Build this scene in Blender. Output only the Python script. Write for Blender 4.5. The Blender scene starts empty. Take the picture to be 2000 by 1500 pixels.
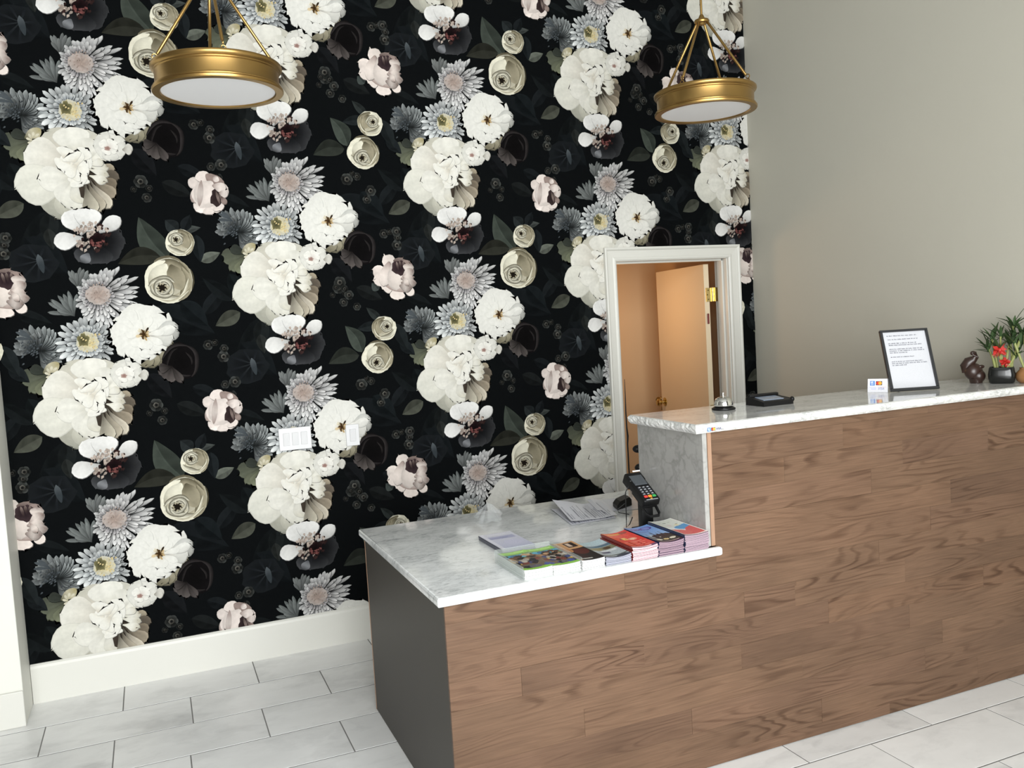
import bpy, bmesh, math, random
import numpy as np
from mathutils import Vector, Matrix
S = bpy.context.scene
COL = S.collection
PI = math.pi
# ------------------------------------------------------------ camera
CAM_LOC = (-2.5728, -4.6949, 1.6911)
YAW, PITCH, ROLL, FPX = 0.3902, -0.0711, -0.0592, 1708.64
cam_d = bpy.data.cameras.new('camera')
cam = bpy.data.objects.new('camera', cam_d)
COL.objects.link(cam)
cam_d.sensor_fit = 'HORIZONTAL'
cam_d.sensor_width = 36.0
cam_d.lens = FPX * 36.0 / 2000.0
cam_d.clip_start = 0.05
_f = Vector((math.sin(YAW) * math.cos(PITCH), math.cos(YAW) * math.cos(PITCH), math.sin(PITCH)))
_r = Vector((math.cos(YAW), -math.sin(YAW), 0))
_u = _r.cross(_f)
_r2 = _r * math.cos(ROLL) + _u * math.sin(ROLL)
_u2 = -_r * math.sin(ROLL) + _u * math.cos(ROLL)
cam.matrix_world = Matrix(((_r2.x, _u2.x, -_f.x, CAM_LOC[0]), (_r2.y, _u2.y, -_f.y, CAM_LOC[1]),
                           (_r2.z, _u2.z, -_f.z, CAM_LOC[2]), (0, 0, 0, 1)))
S.camera = cam
# ------------------------------------------------------------ world, light, exposure
W = bpy.data.worlds.new('world')
S.world = W
W.use_nodes = True
W.node_tree.nodes['Background'].inputs[0].default_value = (0.90, 0.95, 1.0, 1)
W.node_tree.nodes['Background'].inputs[1].default_value = 0.9


def area_light(name, loc, rot, sx, sy, power, color):
    d = bpy.data.lights.new(name, 'AREA')
    d.shape = 'RECTANGLE'
    d.size, d.size_y, d.energy, d.color = sx, sy, power, color
    o = bpy.data.objects.new(name, d)
    o.location, o.rotation_euler = loc, rot
    COL.objects.link(o)
    return o


# daylight through the storefront glass behind the camera
area_light('window_daylight', (-2.2, -6.05, 2.05), (PI / 2, 0, 0), 3.9, 3.3, 505, (0.995, 0.992, 0.985))
# warm ceiling lamp of the hallway behind the door
ld = bpy.data.lights.new('hallway_lamp', 'POINT')
ld.energy, ld.color, ld.shadow_soft_size = 8.5, (1.0, 0.60, 0.30), 0.12
lo = bpy.data.objects.new('hallway_lamp', ld)
lo.location = (0.30, 0.62, 1.75)
COL.objects.link(lo)
S.view_settings.view_transform = 'Standard'
S.view_settings.look = 'None'
S.view_settings.gamma = 1.0
S.view_settings.use_curve_mapping = False
S.view_settings.exposure = 0.12


# ------------------------------------------------------------ helpers
def lin(r, g=None, b=None):
    if g is None:
        r, g, b = r
    f = lambda c: (c / 255.0 / 12.92) if c <= 10.3 else ((c / 255.0 + 0.055) / 1.055) ** 2.4
    return (f(r), f(g), f(b))


def nd(nt, t, **kw):
    n = nt.nodes.new(t)
    for k, v in kw.items():
        if k.startswith('i_'):
            n.inputs[k[2:].replace('_', ' ')].default_value = v
        elif k.startswith('n') and k[1:].isdigit():
            n.inputs[int(k[1:])].default_value = v
        else:
            setattr(n, k, v)
    return n


def mat(name, col=(0.5, 0.5, 0.5), rough=0.5, metal=0.0, spec=0.5, coat=0.0, bump=0.0, bscale=80.0, var=0.0, vscale=6.0):
    m = bpy.data.materials.new(name)
    m.use_nodes = True
    nt = m.node_tree
    b = nt.nodes['Principled BSDF']
    b.inputs['Base Color'].default_value = (*col, 1)
    b.inputs['Roughness'].default_value = rough
    b.inputs['Metallic'].default_value = metal
    b.inputs['Specular IOR Level'].default_value = spec
    b.inputs['Coat Weight'].default_value = coat
    tc = nt.nodes.new('ShaderNodeTexCoord')
    if var:
        n = nd(nt, 'ShaderNodeTexNoise', i_Scale=vscale, i_Detail=3.0)
        nt.links.new(tc.outputs['Object'], n.inputs['Vector'])
        r = nd(nt, 'ShaderNodeMapRange', n3=1 - var, n4=1 + var)
        nt.links.new(n.outputs['Fac'], r.inputs[0])
        h = nd(nt, 'ShaderNodeMix', data_type='RGBA', blend_type='MULTIPLY')
        h.inputs[0].default_value = 1
        h.inputs[6].default_value = (*col, 1)
        nt.links.new(r.outputs[0], h.inputs[7])
        nt.links.new(h.outputs[2], b.inputs['Base Color'])
    if bump:
        n = nd(nt, 'ShaderNodeTexNoise', i_Scale=bscale, i_Detail=3.0)
        nt.links.new(tc.outputs['Object'], n.inputs['Vector'])
        bp = nd(nt, 'ShaderNodeBump', i_Strength=bump, i_Distance=0.002)
        nt.links.new(n.outputs['Fac'], bp.inputs['Height'])
        nt.links.new(bp.outputs[0], b.inputs['Normal'])
    return m


def mat_vcol(name, rough=0.6, spec=0.3, var=0.06, vscale=60.0, coat=0.0):
    """colour comes from the mesh colour attribute, with a little print grain"""
    m = bpy.data.materials.new(name)
    m.use_nodes = True
    nt = m.node_tree
    b = nt.nodes['Principled BSDF']
    b.inputs['Roughness'].default_value = rough
    b.inputs['Specular IOR Level'].default_value = spec
    b.inputs['Coat Weight'].default_value = coat
    a = nd(nt, 'ShaderNodeAttribute', attribute_name='col')
    tc = nt.nodes.new('ShaderNodeTexCoord')
    n = nd(nt, 'ShaderNodeTexNoise', i_Scale=vscale, i_Detail=4.0)
    nt.links.new(tc.outputs['Object'], n.inputs['Vector'])
    r = nd(nt, 'ShaderNodeMapRange', n1=0.3, n2=0.7, n3=1 - var, n4=1 + var)
    nt.links.new(n.outputs['Fac'], r.inputs[0])
    h = nd(nt, 'ShaderNodeMix', data_type='RGBA', blend_type='MULTIPLY')
    h.inputs[0].default_value = 1
    nt.links.new(a.outputs['Color'], h.inputs[6])
    nt.links.new(r.outputs[0], h.inputs[7])
    nt.links.new(h.outputs[2], b.inputs['Base Color'])
    return m


def mat_marble(name, base, vein, vs=6.0, amount=0.5, rough=0.15, cell=True, perobj=False, stretch=(1, 1, 1), bump=0.0):
    m = bpy.data.materials.new(name)
    m.use_nodes = True
    nt = m.node_tree
    L = nt.links.new
    b = nt.nodes['Principled BSDF']
    b.inputs['Roughness'].default_value = rough
    tc = nt.nodes.new('ShaderNodeTexCoord')
    mp = nd(nt, 'ShaderNodeMapping')
    mp.inputs['Scale'].default_value = stretch
    L(tc.outputs['Object'], mp.inputs['Vector'])
    vec = mp.outputs[0]
    if perobj:
        oi = nt.nodes.new('ShaderNodeObjectInfo')
        cb = nd(nt, 'ShaderNodeCombineXYZ')
        ml = nd(nt, 'ShaderNodeMath', operation='MULTIPLY')
        ml.inputs[1].default_value = 37.0
        L(oi.outputs['Random'], ml.inputs[0])
        L(ml.outputs[0], cb.inputs[0])
        L(ml.outputs[0], cb.inputs[2])
        ad = nd(nt, 'ShaderNodeVectorMath', operation='ADD')
        L(vec, ad.inputs[0])
        L(cb.outputs[0], ad.inputs[1])
        vec = ad.outputs[0]
    dn = nd(nt, 'ShaderNodeTexNoise', i_Scale=vs * 1.3, i_Detail=4.0)
    L(vec, dn.inputs['Vector'])
    mx = nd(nt, 'ShaderNodeVectorMath', operation='MULTIPLY_ADD')
    mx.inputs[1].default_value = (0.15, 0.15, 0.15) if cell else (0.5, 0.5, 0.5)
    L(dn.outputs['Color'], mx.inputs[0])
    L(vec, mx.inputs[2])
    if cell:
        v = nd(nt, 'ShaderNodeTexVoronoi', feature='DISTANCE_TO_EDGE', i_Scale=vs)
        L(mx.outputs[0], v.inputs['Vector'])
        r = nd(nt, 'ShaderNodeMapRange', n1=0.0, n2=0.15, n3=1.0, n4=0.0)
        L(v.outputs['Distance'], r.inputs[0])
    else:
        v = nd(nt, 'ShaderNodeTexNoise', i_Scale=vs, i_Detail=5.0, i_Roughness=0.6)
        L(mx.outputs[0], v.inputs['Vector'])
        r = nd(nt, 'ShaderNodeMapRange', n1=0.47, n2=0.72, n3=0.0, n4=1.0)
        L(v.outputs['Fac'], r.inputs[0])
    cl = nd(nt, 'ShaderNodeTexNoise', i_Scale=vs * 0.45, i_Detail=5.0, i_Roughness=0.65)
    L(vec, cl.inputs['Vector'])
    r2 = nd(nt, 'ShaderNodeMapRange', n1=0.35, n2=0.7, n3=0.25, n4=1.0)
    L(cl.outputs['Fac'], r2.inputs[0])
    mu = nd(nt, 'ShaderNodeMath', operation='MULTIPLY')
    L(r.outputs[0], mu.inputs[0])
    L(r2.outputs[0], mu.inputs[1])
    m2 = nd(nt, 'ShaderNodeMath', operation='MULTIPLY_ADD')
    m2.inputs[1].default_value = amount
    L(mu.outputs[0], m2.inputs[0])
    r3 = nd(nt, 'ShaderNodeMapRange', n1=0.3, n2=0.75, n3=0.0, n4=amount * 0.55)
    L(cl.outputs['Fac'], r3.inputs[0])
    L(r3.outputs[0], m2.inputs[2])
    h = nd(nt, 'ShaderNodeMix', data_type='RGBA')
    h.inputs[6].default_value = (*base, 1)
    h.inputs[7].default_value = (*vein, 1)
    L(m2.outputs[0], h.inputs[0])
    L(h.outputs[2], b.inputs['Base Color'])
    if bump:
        bn = nd(nt, 'ShaderNodeTexNoise', i_Scale=70.0, i_Detail=4.0)
        L(tc.outputs['Object'], bn.inputs['Vector'])
        bp = nd(nt, 'ShaderNodeBump', i_Strength=bump, i_Distance=0.006)
        L(bn.outputs['Fac'], bp.inputs['Height'])
        L(bp.outputs[0], b.inputs['Normal'])
    return m


def mat_oak(name):
    m = bpy.data.materials.new(name)
    m.use_nodes = True
    nt = m.node_tree
    L = nt.links.new
    b = nt.nodes['Principled BSDF']
    b.inputs['Roughness'].default_value = 0.42
    b.inputs['Specular IOR Level'].default_value = 0.2
    tc = nt.nodes.new('ShaderNodeTexCoord')
    oi = nt.nodes.new('ShaderNodeObjectInfo')
    w = nd(nt, 'ShaderNodeMath', operation='MULTIPLY')
    w.inputs[1].default_value = 83.0
    L(oi.outputs['Random'], w.inputs[0])
    mp = nd(nt, 'ShaderNodeMapping')
    mp.inputs['Scale'].default_value = (1.0, 1.0, 7.0)
    L(tc.outputs['Object'], mp.inputs['Vector'])
    # slow stretched field; its contour lines read as cathedral figure
    n1 = nd(nt, 'ShaderNodeTexNoise', noise_dimensions='4D', i_Scale=1.15, i_Detail=2.6, i_Roughness=0.36, i_Distortion=0.35)
    L(mp.outputs[0], n1.inputs['Vector'])
    L(w.outputs[0], n1.inputs['W'])
    k = nd(nt, 'ShaderNodeMath', operation='MULTIPLY')
    k.inputs[1].default_value = 19.0
    L(n1.outputs['Fac'], k.inputs[0])
    fr = nd(nt, 'ShaderNodeMath', operation='FRACT')
    L(k.outputs[0], fr.inputs[0])
    ring = nd(nt, 'ShaderNodeValToRGB')
    e = ring.color_ramp.elements
    e[0].position, e[0].color = 0.0, (0, 0, 0, 1)
    e[1].position, e[1].color = 1.0, (0.15, 0.15, 0.15, 1)
    for p, c in ((0.5, 0.10), (0.74, 1.0), (0.86, 0.9)):
        q = e.new(p)
        q.color = (c, c, c, 1)
    L(fr.outputs[0], ring.inputs[0])
    # where the figure is strong
    mp3 = nd(nt, 'ShaderNodeMapping')
    mp3.inputs['Scale'].default_value = (2.2, 1.0, 9.0)
    L(tc.outputs['Object'], mp3.inputs['Vector'])
    n3 = nd(nt, 'ShaderNodeTexNoise', noise_dimensions='4D', i_Scale=1.0, i_Detail=2.0)
    L(mp3.outputs[0], n3.inputs['Vector'])
    L(w.outputs[0], n3.inputs['W'])
    ms = nd(nt, 'ShaderNodeMapRange', n1=0.44, n2=0.68, n3=0.10, n4=1.0)
    L(n3.outputs['Fac'], ms.inputs[0])
    rm = nd(nt, 'ShaderNodeMath', operation='MULTIPLY')
    L(ring.outputs[0], rm.inputs[0])
    L(ms.outputs[0], rm.inputs[1])
    # fibres
    mp2 = nd(nt, 'ShaderNodeMapping')
    mp2.inputs['Scale'].default_value = (7.0, 7.0, 230.0)
    L(tc.outputs['Object'], mp2.inputs['Vector'])
    n2 = nd(nt, 'ShaderNodeTexNoise', noise_dimensions='4D', i_Scale=1.0, i_Detail=3.0)
    L(mp2.outputs[0], n2.inputs['Vector'])
    L(w.outputs[0], n2.inputs['W'])
    # board tone
    tone = nd(nt, 'ShaderNodeValToRGB')
    e = tone.color_ramp.elements
    e[0].position, e[0].color = 0.0, (*lin(99, 77, 61), 1)
    e[1].position, e[1].color = 1.0, (*lin(104, 80, 63), 1)
    for p, c in ((0.3, (104, 81, 64)), (0.5, (97, 75, 60)), (0.75, (107, 83, 66)), (0.88, (101, 78, 61))):
        q = e.new(p)
        q.color = (*lin(c), 1)
    L(oi.outputs['Random'], tone.inputs[0])
    dk = nd(nt, 'ShaderNodeMix', data_type='RGBA', blend_type='MULTIPLY')
    dk.inputs[7].default_value = (0.50, 0.45, 0.42, 1)
    L(rm.outputs[0], dk.inputs[0])
    L(tone.outputs[0], dk.inputs[6])
    fb = nd(nt, 'ShaderNodeMapRange', n1=0.3, n2=0.7, n3=0.84, n4=1.14)
    L(n2.outputs['Fac'], fb.inputs[0])
    f2 = nd(nt, 'ShaderNodeMix', data_type='RGBA', blend_type='MULTIPLY')
    f2.inputs[0].default_value = 1
    L(dk.outputs[2], f2.inputs[6])
    L(fb.outputs[0], f2.inputs[7])
    # slow blotches of stain
    n4 = nd(nt, 'ShaderNodeTexNoise', noise_dimensions='4D', i_Scale=2.2, i_Detail=2.0)
    L(tc.outputs['Object'], n4.inputs['Vector'])
    L(w.outputs[0], n4.inputs['W'])
    b4 = nd(nt, 'ShaderNodeMapRange', n1=0.3, n2=0.7, n3=0.84, n4=1.16)
    L(n4.outputs['Fac'], b4.inputs[0])
    f3 = nd(nt, 'ShaderNodeMix', data_type='RGBA', blend_type='MULTIPLY')
    f3.inputs[0].default_value = 1
    L(f2.outputs[2], f3.inputs[6])
    L(b4.outputs[0], f3.inputs[7])
    L(f3.outputs[2], b.inputs['Base Color'])
    bp = nd(nt, 'ShaderNodeBump', i_Strength=0.25, i_Distance=0.001)
    L(n2.outputs['Fac'], bp.inputs['Height'])
    L(bp.outputs[0], b.inputs['Normal'])
    return m


def mat_clear(name, tint, mixf, rough=0.08):
    """clear sheet plastic: see-through with a glossy, slightly milky film"""
    m = bpy.data.materials.new(name)
    m.use_nodes = True
    nt = m.node_tree
    b = nt.nodes['Principled BSDF']
    b.inputs['Base Color'].default_value = (*tint, 1)
    b.inputs['Roughness'].default_value = rough
    t = nt.nodes.new('ShaderNodeBsdfTransparent')
    t.inputs[0].default_value = (0.96, 0.97, 0.97, 1)
    x = nt.nodes.new('ShaderNodeMixShader')
    fr = nd(nt, 'ShaderNodeLayerWeight', i_Blend=0.35)
    mr = nd(nt, 'ShaderNodeMapRange', n3=mixf, n4=min(1.0, mixf * 3.0))
    nt.links.new(fr.outputs['Facing'], mr.inputs[0])
    nt.links.new(mr.outputs[0], x.inputs[0])
    nt.links.new(t.outputs[0], x.inputs[1])
    nt.links.new(b.outputs[0], x.inputs[2])
    nt.links.new(x.outputs[0], nt.nodes['Material Output'].inputs[0])
    return m


class MB:
    """collects geometry in world coordinates, builds one mesh object"""

    def __init__(s):
        s.v, s.f, s.c = [], [], []

    def add(s, vs, fs, col=None):
        o = len(s.v)
        s.v += [tuple(p) for p in vs]
        s.f += [tuple(i + o for i in f) for f in fs]
        s.c += [col if col is not None else (0.5, 0.5, 0.5)] * len(vs)
        return s

    def box(s, x0, x1, y0, y1, z0, z1, col=None, M=None):
        vs = [Vector((x, y, z)) for z in (z0, z1) for y in (y0, y1) for x in (x0, x1)]
        if M is not None:
            vs = [M @ p for p in vs]
        return s.add(vs, [(0, 2, 3, 1), (4, 5, 7, 6), (0, 1, 5, 4), (2, 6, 7, 3), (0, 4, 6, 2), (1, 3, 7, 5)], col)

    def bm(s, bm, M=None, col=None):
        bm.verts.index_update()
        s.add([(M @ v.co if M is not None else v.co) for v in bm.verts], [[v.index for v in f.verts] for f in bm.faces], col)
        bm.free()
        return s

    def bbox(s, x0, x1, y0, y1, z0, z1, bev=0.003, seg=2, M=None, col=None, only=None):
        bm = bmesh.new()
        bmesh.ops.create_cube(bm, size=1)
        for v in bm.verts:
            v.co = Vector(((x0 + x1) / 2 + v.co.x * (x1 - x0), (y0 + y1) / 2 + v.co.y * (y1 - y0), (z0 + z1) / 2 + v.co.z * (z1 - z0)))
        ed = [e for e in bm.edges if only is None or only(e)]
        bmesh.ops.bevel(bm, geom=ed, offset=bev, segments=seg, affect='EDGES', profile=0.5)
        return s.bm(bm, M, col)

    def poly(s, pts, z0, z1, bev=0.0, seg=3, M=None):
        bm = bmesh.new()
        a = [bm.verts.new((x, y, z0)) for x, y in pts]
        f = bm.faces.new(a)
        bmesh.ops.recalc_face_normals(bm, faces=[f])
        ex = bmesh.ops.extrude_face_region(bm, geom=[f])
        for v in ex['geom']:
            if isinstance(v, bmesh.types.BMVert):
                v.co.z = z1
        bmesh.ops.recalc_face_normals(bm, faces=bm.faces)
        if bev:
            ed = [e for e in bm.edges if abs(e.verts[0].co.z - e.verts[1].co.z) < 1e-6]
            bmesh.ops.bevel(bm, geom=ed, offset=bev, segments=seg, affect='EDGES', profile=0.5)
        return s.bm(bm, M)

    def lathe(s, prof, c=(0, 0, 0), n=32, M=None, col=None):
        vs, fs = [], []
        for r, z in prof:
            for i in range(n):
                a = 2 * PI * i / n
                p = Vector((c[0] + r * math.cos(a), c[1] + r * math.sin(a), c[2] + z))
                vs.append(M @ p if M is not None else p)
        for j in range(len(prof) - 1):
            for i in range(n):
                k = (i + 1) % n
                fs.append((j * n + i, j * n + k, (j + 1) * n + k, (j + 1) * n + i))
        return s.add(vs, fs, col)

    def tube(s, pts, r, n=10, col=None, cap=True):
        pts = [Vector(p) for p in pts]
        rs = r if isinstance(r, (list, tuple)) else [r] * len(pts)
        vs, fs = [], []
        up = Vector((0.13, 0.31, 0.94)).normalized()
        for i, p in enumerate(pts):
            t = (pts[min(i + 1, len(pts) - 1)] - pts[max(i - 1, 0)]).normalized()
            a = t.cross(up)
            if a.length < 1e-3:
                a = t.cross(Vector((1, 0, 0)))
            a.normalize()
            b = t.cross(a)
            for k in range(n):
                q = 2 * PI * k / n
                vs.append(p + (a * math.cos(q) + b * math.sin(q)) * rs[i])
        for j in range(len(pts) - 1):
            for k in range(n):
                l = (k + 1) % n
                fs.append((j * n + k, j * n + l, (j + 1) * n + l, (j + 1) * n + k))
        if cap:
            fs.append(tuple(range(n))[::-1])
            fs.append(tuple(range((len(pts) - 1) * n, len(pts) * n)))
        return s.add(vs, fs, col)

    def sheet(s, fn, nu, nv, cfn=None, th=0.0):
        """fn(u,v)->point; optional colour function"""
        o = len(s.v)
        for j in range(nv + 1):
            for i in range(nu + 1):
                u, v = i / nu, j / nv
                s.v.append(tuple(fn(u, v)))
                s.c.append(cfn(u, v) if cfn else (0.5, 0.5, 0.5))
        for j in range(nv):
            for i in range(nu):
                a = o + j * (nu + 1) + i
                s.f.append((a, a + 1, a + nu + 2, a + nu + 1))
        return s

    def ell(s, c, r, n=16, m=10, M=None, col=None):
        prof = [(max(1e-4, math.sin(PI * j / m)), -math.cos(PI * j / m)) for j in range(m + 1)]
        vs, fs = [], []
        for q, z in prof:
            for i in range(n):
                a = 2 * PI * i / n
                p = Vector((r[0] * q * math.cos(a), r[1] * q * math.sin(a), r[2] * z))
                if M is not None:
                    p = M @ p
                vs.append(p + Vector(c))
        for j in range(m):
            for i in range(n):
                k = (i + 1) % n
                fs.append((j * n + i, j * n + k, (j + 1) * n + k, (j + 1) * n + i))
        return s.add(vs, fs, col)

    def build(s, name, m, parent=None, smooth=False, loc=None):
        org = Vector(loc) if loc else (WORLD.get(parent.name, Vector((0, 0, 0))) if parent else Vector((0, 0, 0)))
        pw = WORLD.get(parent.name, Vector((0, 0, 0))) if parent else Vector((0, 0, 0))
        me = bpy.data.meshes.new(name)
        me.from_pydata([(p[0] - org.x, p[1] - org.y, p[2] - org.z) for p in s.v], [], s.f)
        me.materials.append(m)
        a = me.color_attributes.new('col', 'FLOAT_COLOR', 'POINT')
        a.data.foreach_set('color', np.array([(c[0], c[1], c[2], 1.0) for c in s.c], dtype=np.float32).ravel())
        me.validate()
        if smooth:
            sharp_smooth(me, 0.62 if smooth is True else smooth)
        o = bpy.data.objects.new(name, me)
        COL.objects.link(o)
        if parent:
            o.parent = parent
        o.location = org - pw
        WORLD[o.name] = org
        return o


WORLD = {}


def sharp_smooth(me, ang):
    bm = bmesh.new()
    bm.from_mesh(me)
    for f in bm.faces:
        f.smooth = True
    for e in bm.edges:
        if len(e.link_faces) == 2 and e.calc_face_angle(0) > ang:
            e.smooth = False
    bm.to_mesh(me)
    bm.free()


def thing(name, label, cat, loc=(0, 0, 0), group=None):
    o = bpy.data.objects.new(name, None)
    o.empty_display_size = 0.05
    COL.objects.link(o)
    o.location = loc
    WORLD[o.name] = Vector(loc)
    return tag(o, label, cat, group)


def tag(o, label, cat, group=None):
    o['label'] = label
    o['category'] = cat
    if group:
        o['group'] = group
    return o


def struct(o):
    o['kind'] = 'structure'
    return o


# ------------------------------------------------------------ materials
M_PAPER = mat('wallpaper_ground', lin(10, 12, 13), 0.8, spec=0.02, var=0.12, vscale=30)
M_PRINT = mat_vcol('wallpaper_ink', 0.8, 0.02, 0.05, 60)
M_GREIGE = mat('greige_paint', lin(182, 179, 167), 0.7, spec=0.25, bump=0.08, bscale=160, var=0.015, vscale=2)
M_WHITE = mat('white_trim_paint', lin(207, 206, 199), 0.4, spec=0.4, var=0.015)
M_COLUMN = mat('white_column_paint', lin(216, 216, 208), 0.5, spec=0.35, var=0.015)
M_HALL = mat('hallway_paint', lin(200, 168, 130), 0.7, spec=0.2, bump=0.05, bscale=120)
M_DOOR = mat('door_paint', lin(216, 198, 168), 0.45, spec=0.35)
M_CEIL = mat('ceiling_paint', lin(165, 165, 162), 0.8)
M_FRONTWALL = mat('front_wall_paint', lin(112, 111, 108), 0.8)
M_GROUT = mat('grout', lin(122, 121, 119), 0.9, var=0.08, vscale=30)
M_TILE = mat_marble('porcelain_tile', lin(236, 236, 235), lin(160, 160, 160), 2.6, 0.60, 0.28, cell=False, perobj=True, stretch=(1, 1.6, 1))
M_MARBLE = mat_marble('marble_top', lin(234, 236, 236), lin(142, 146, 148), 13.0, 0.75, 0.10, cell=False, stretch=(0.8, 1.6, 1))
M_MARBLE_HI = mat_marble('marble_high_top', lin(226, 226, 223), lin(138, 140, 140), 16.0, 0.75, 0.07, cell=False, stretch=(0.8, 1.6, 1))
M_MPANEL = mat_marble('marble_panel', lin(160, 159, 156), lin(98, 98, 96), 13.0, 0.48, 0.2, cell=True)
M_OAK = mat_oak('stained_oak')
M_SIDE = mat('dark_side_laminate', lin(55, 51, 45), 0.5, spec=0.4, var=0.08, vscale=5)
M_CORE = mat('dark_core', lin(60, 46, 36), 0.8)
M_RAW = mat('raw_oak_edge', lin(152, 120, 97), 0.5, var=0.1, vscale=20)
M_BRASS = mat('aged_brass', lin(168, 136, 82), 0.33, metal=1.0, var=0.05, vscale=9)
M_BRASS2 = mat('polished_brass', lin(200, 180, 120), 0.2, metal=1.0)
M_DIFF = mat('milky_diffuser', lin(236, 236, 238), 0.5, spec=0.3)
M_BLACK = mat('black_plastic', lin(13, 13, 14), 0.42, spec=0.3)
M_BLACK2 = mat('satin_black_frame', lin(38, 39, 41), 0.35, spec=0.5)
M_SCREEN = mat('dark_screen', lin(70, 74, 78), 0.12, spec=0.6)
M_LCD = mat('pale_lcd', lin(128, 140, 158), 0.10, spec=0.8)
M_CHROME = mat('chrome', lin(235, 235, 232), 0.06, metal=1.0)
M_PLATE = mat('switch_plastic', lin(200, 200, 201), 0.3, spec=0.5)
M_PRINTED = mat_vcol('printed_paper', 0.35, 0.45, 0.04, 300, coat=0.15)
M_KEY = mat_vcol('key_plastic', 0.4, 0.4, 0.0)
M_SHEET = mat('white_paper', lin(238, 238, 240), 0.75, var=0.01)
M_CABLE = mat('black_cable', lin(16, 16, 17), 0.5)
M_GLAZE = mat('brown_glaze', lin(50, 33, 27), 0.34, spec=0.6, var=0.35, vscale=25)
M_POT = mat('black_glaze', lin(16, 18, 17), 0.16, spec=0.6)
M_LEAF = mat('bamboo_leaf', lin(52, 74, 40), 0.5, var=0.25, vscale=18)
M_STALK = mat('bamboo_stalk', lin(136, 142, 80), 0.45, var=0.2, vscale=30)
M_RED = mat('red_ribbon', lin(176, 40, 32), 0.45, var=0.2, vscale=60)
M_AMBER = mat('amber_glass', lin(140, 100, 62), 0.12, spec=0.6, var=0.25, vscale=30)
M_CLEAR = mat_clear('clear_acrylic', lin(225, 230, 228), 0.10)
M_BAG = mat_clear('crumpled_film', lin(232, 234, 236), 0.14, 0.18)
M_GLASS = mat_clear('storefront_glass', lin(200, 210, 210), 0.04, 0.02)
M_DARKMET = mat('dark_mullion', lin(52, 52, 54), 0.4, metal=0.6)
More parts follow.
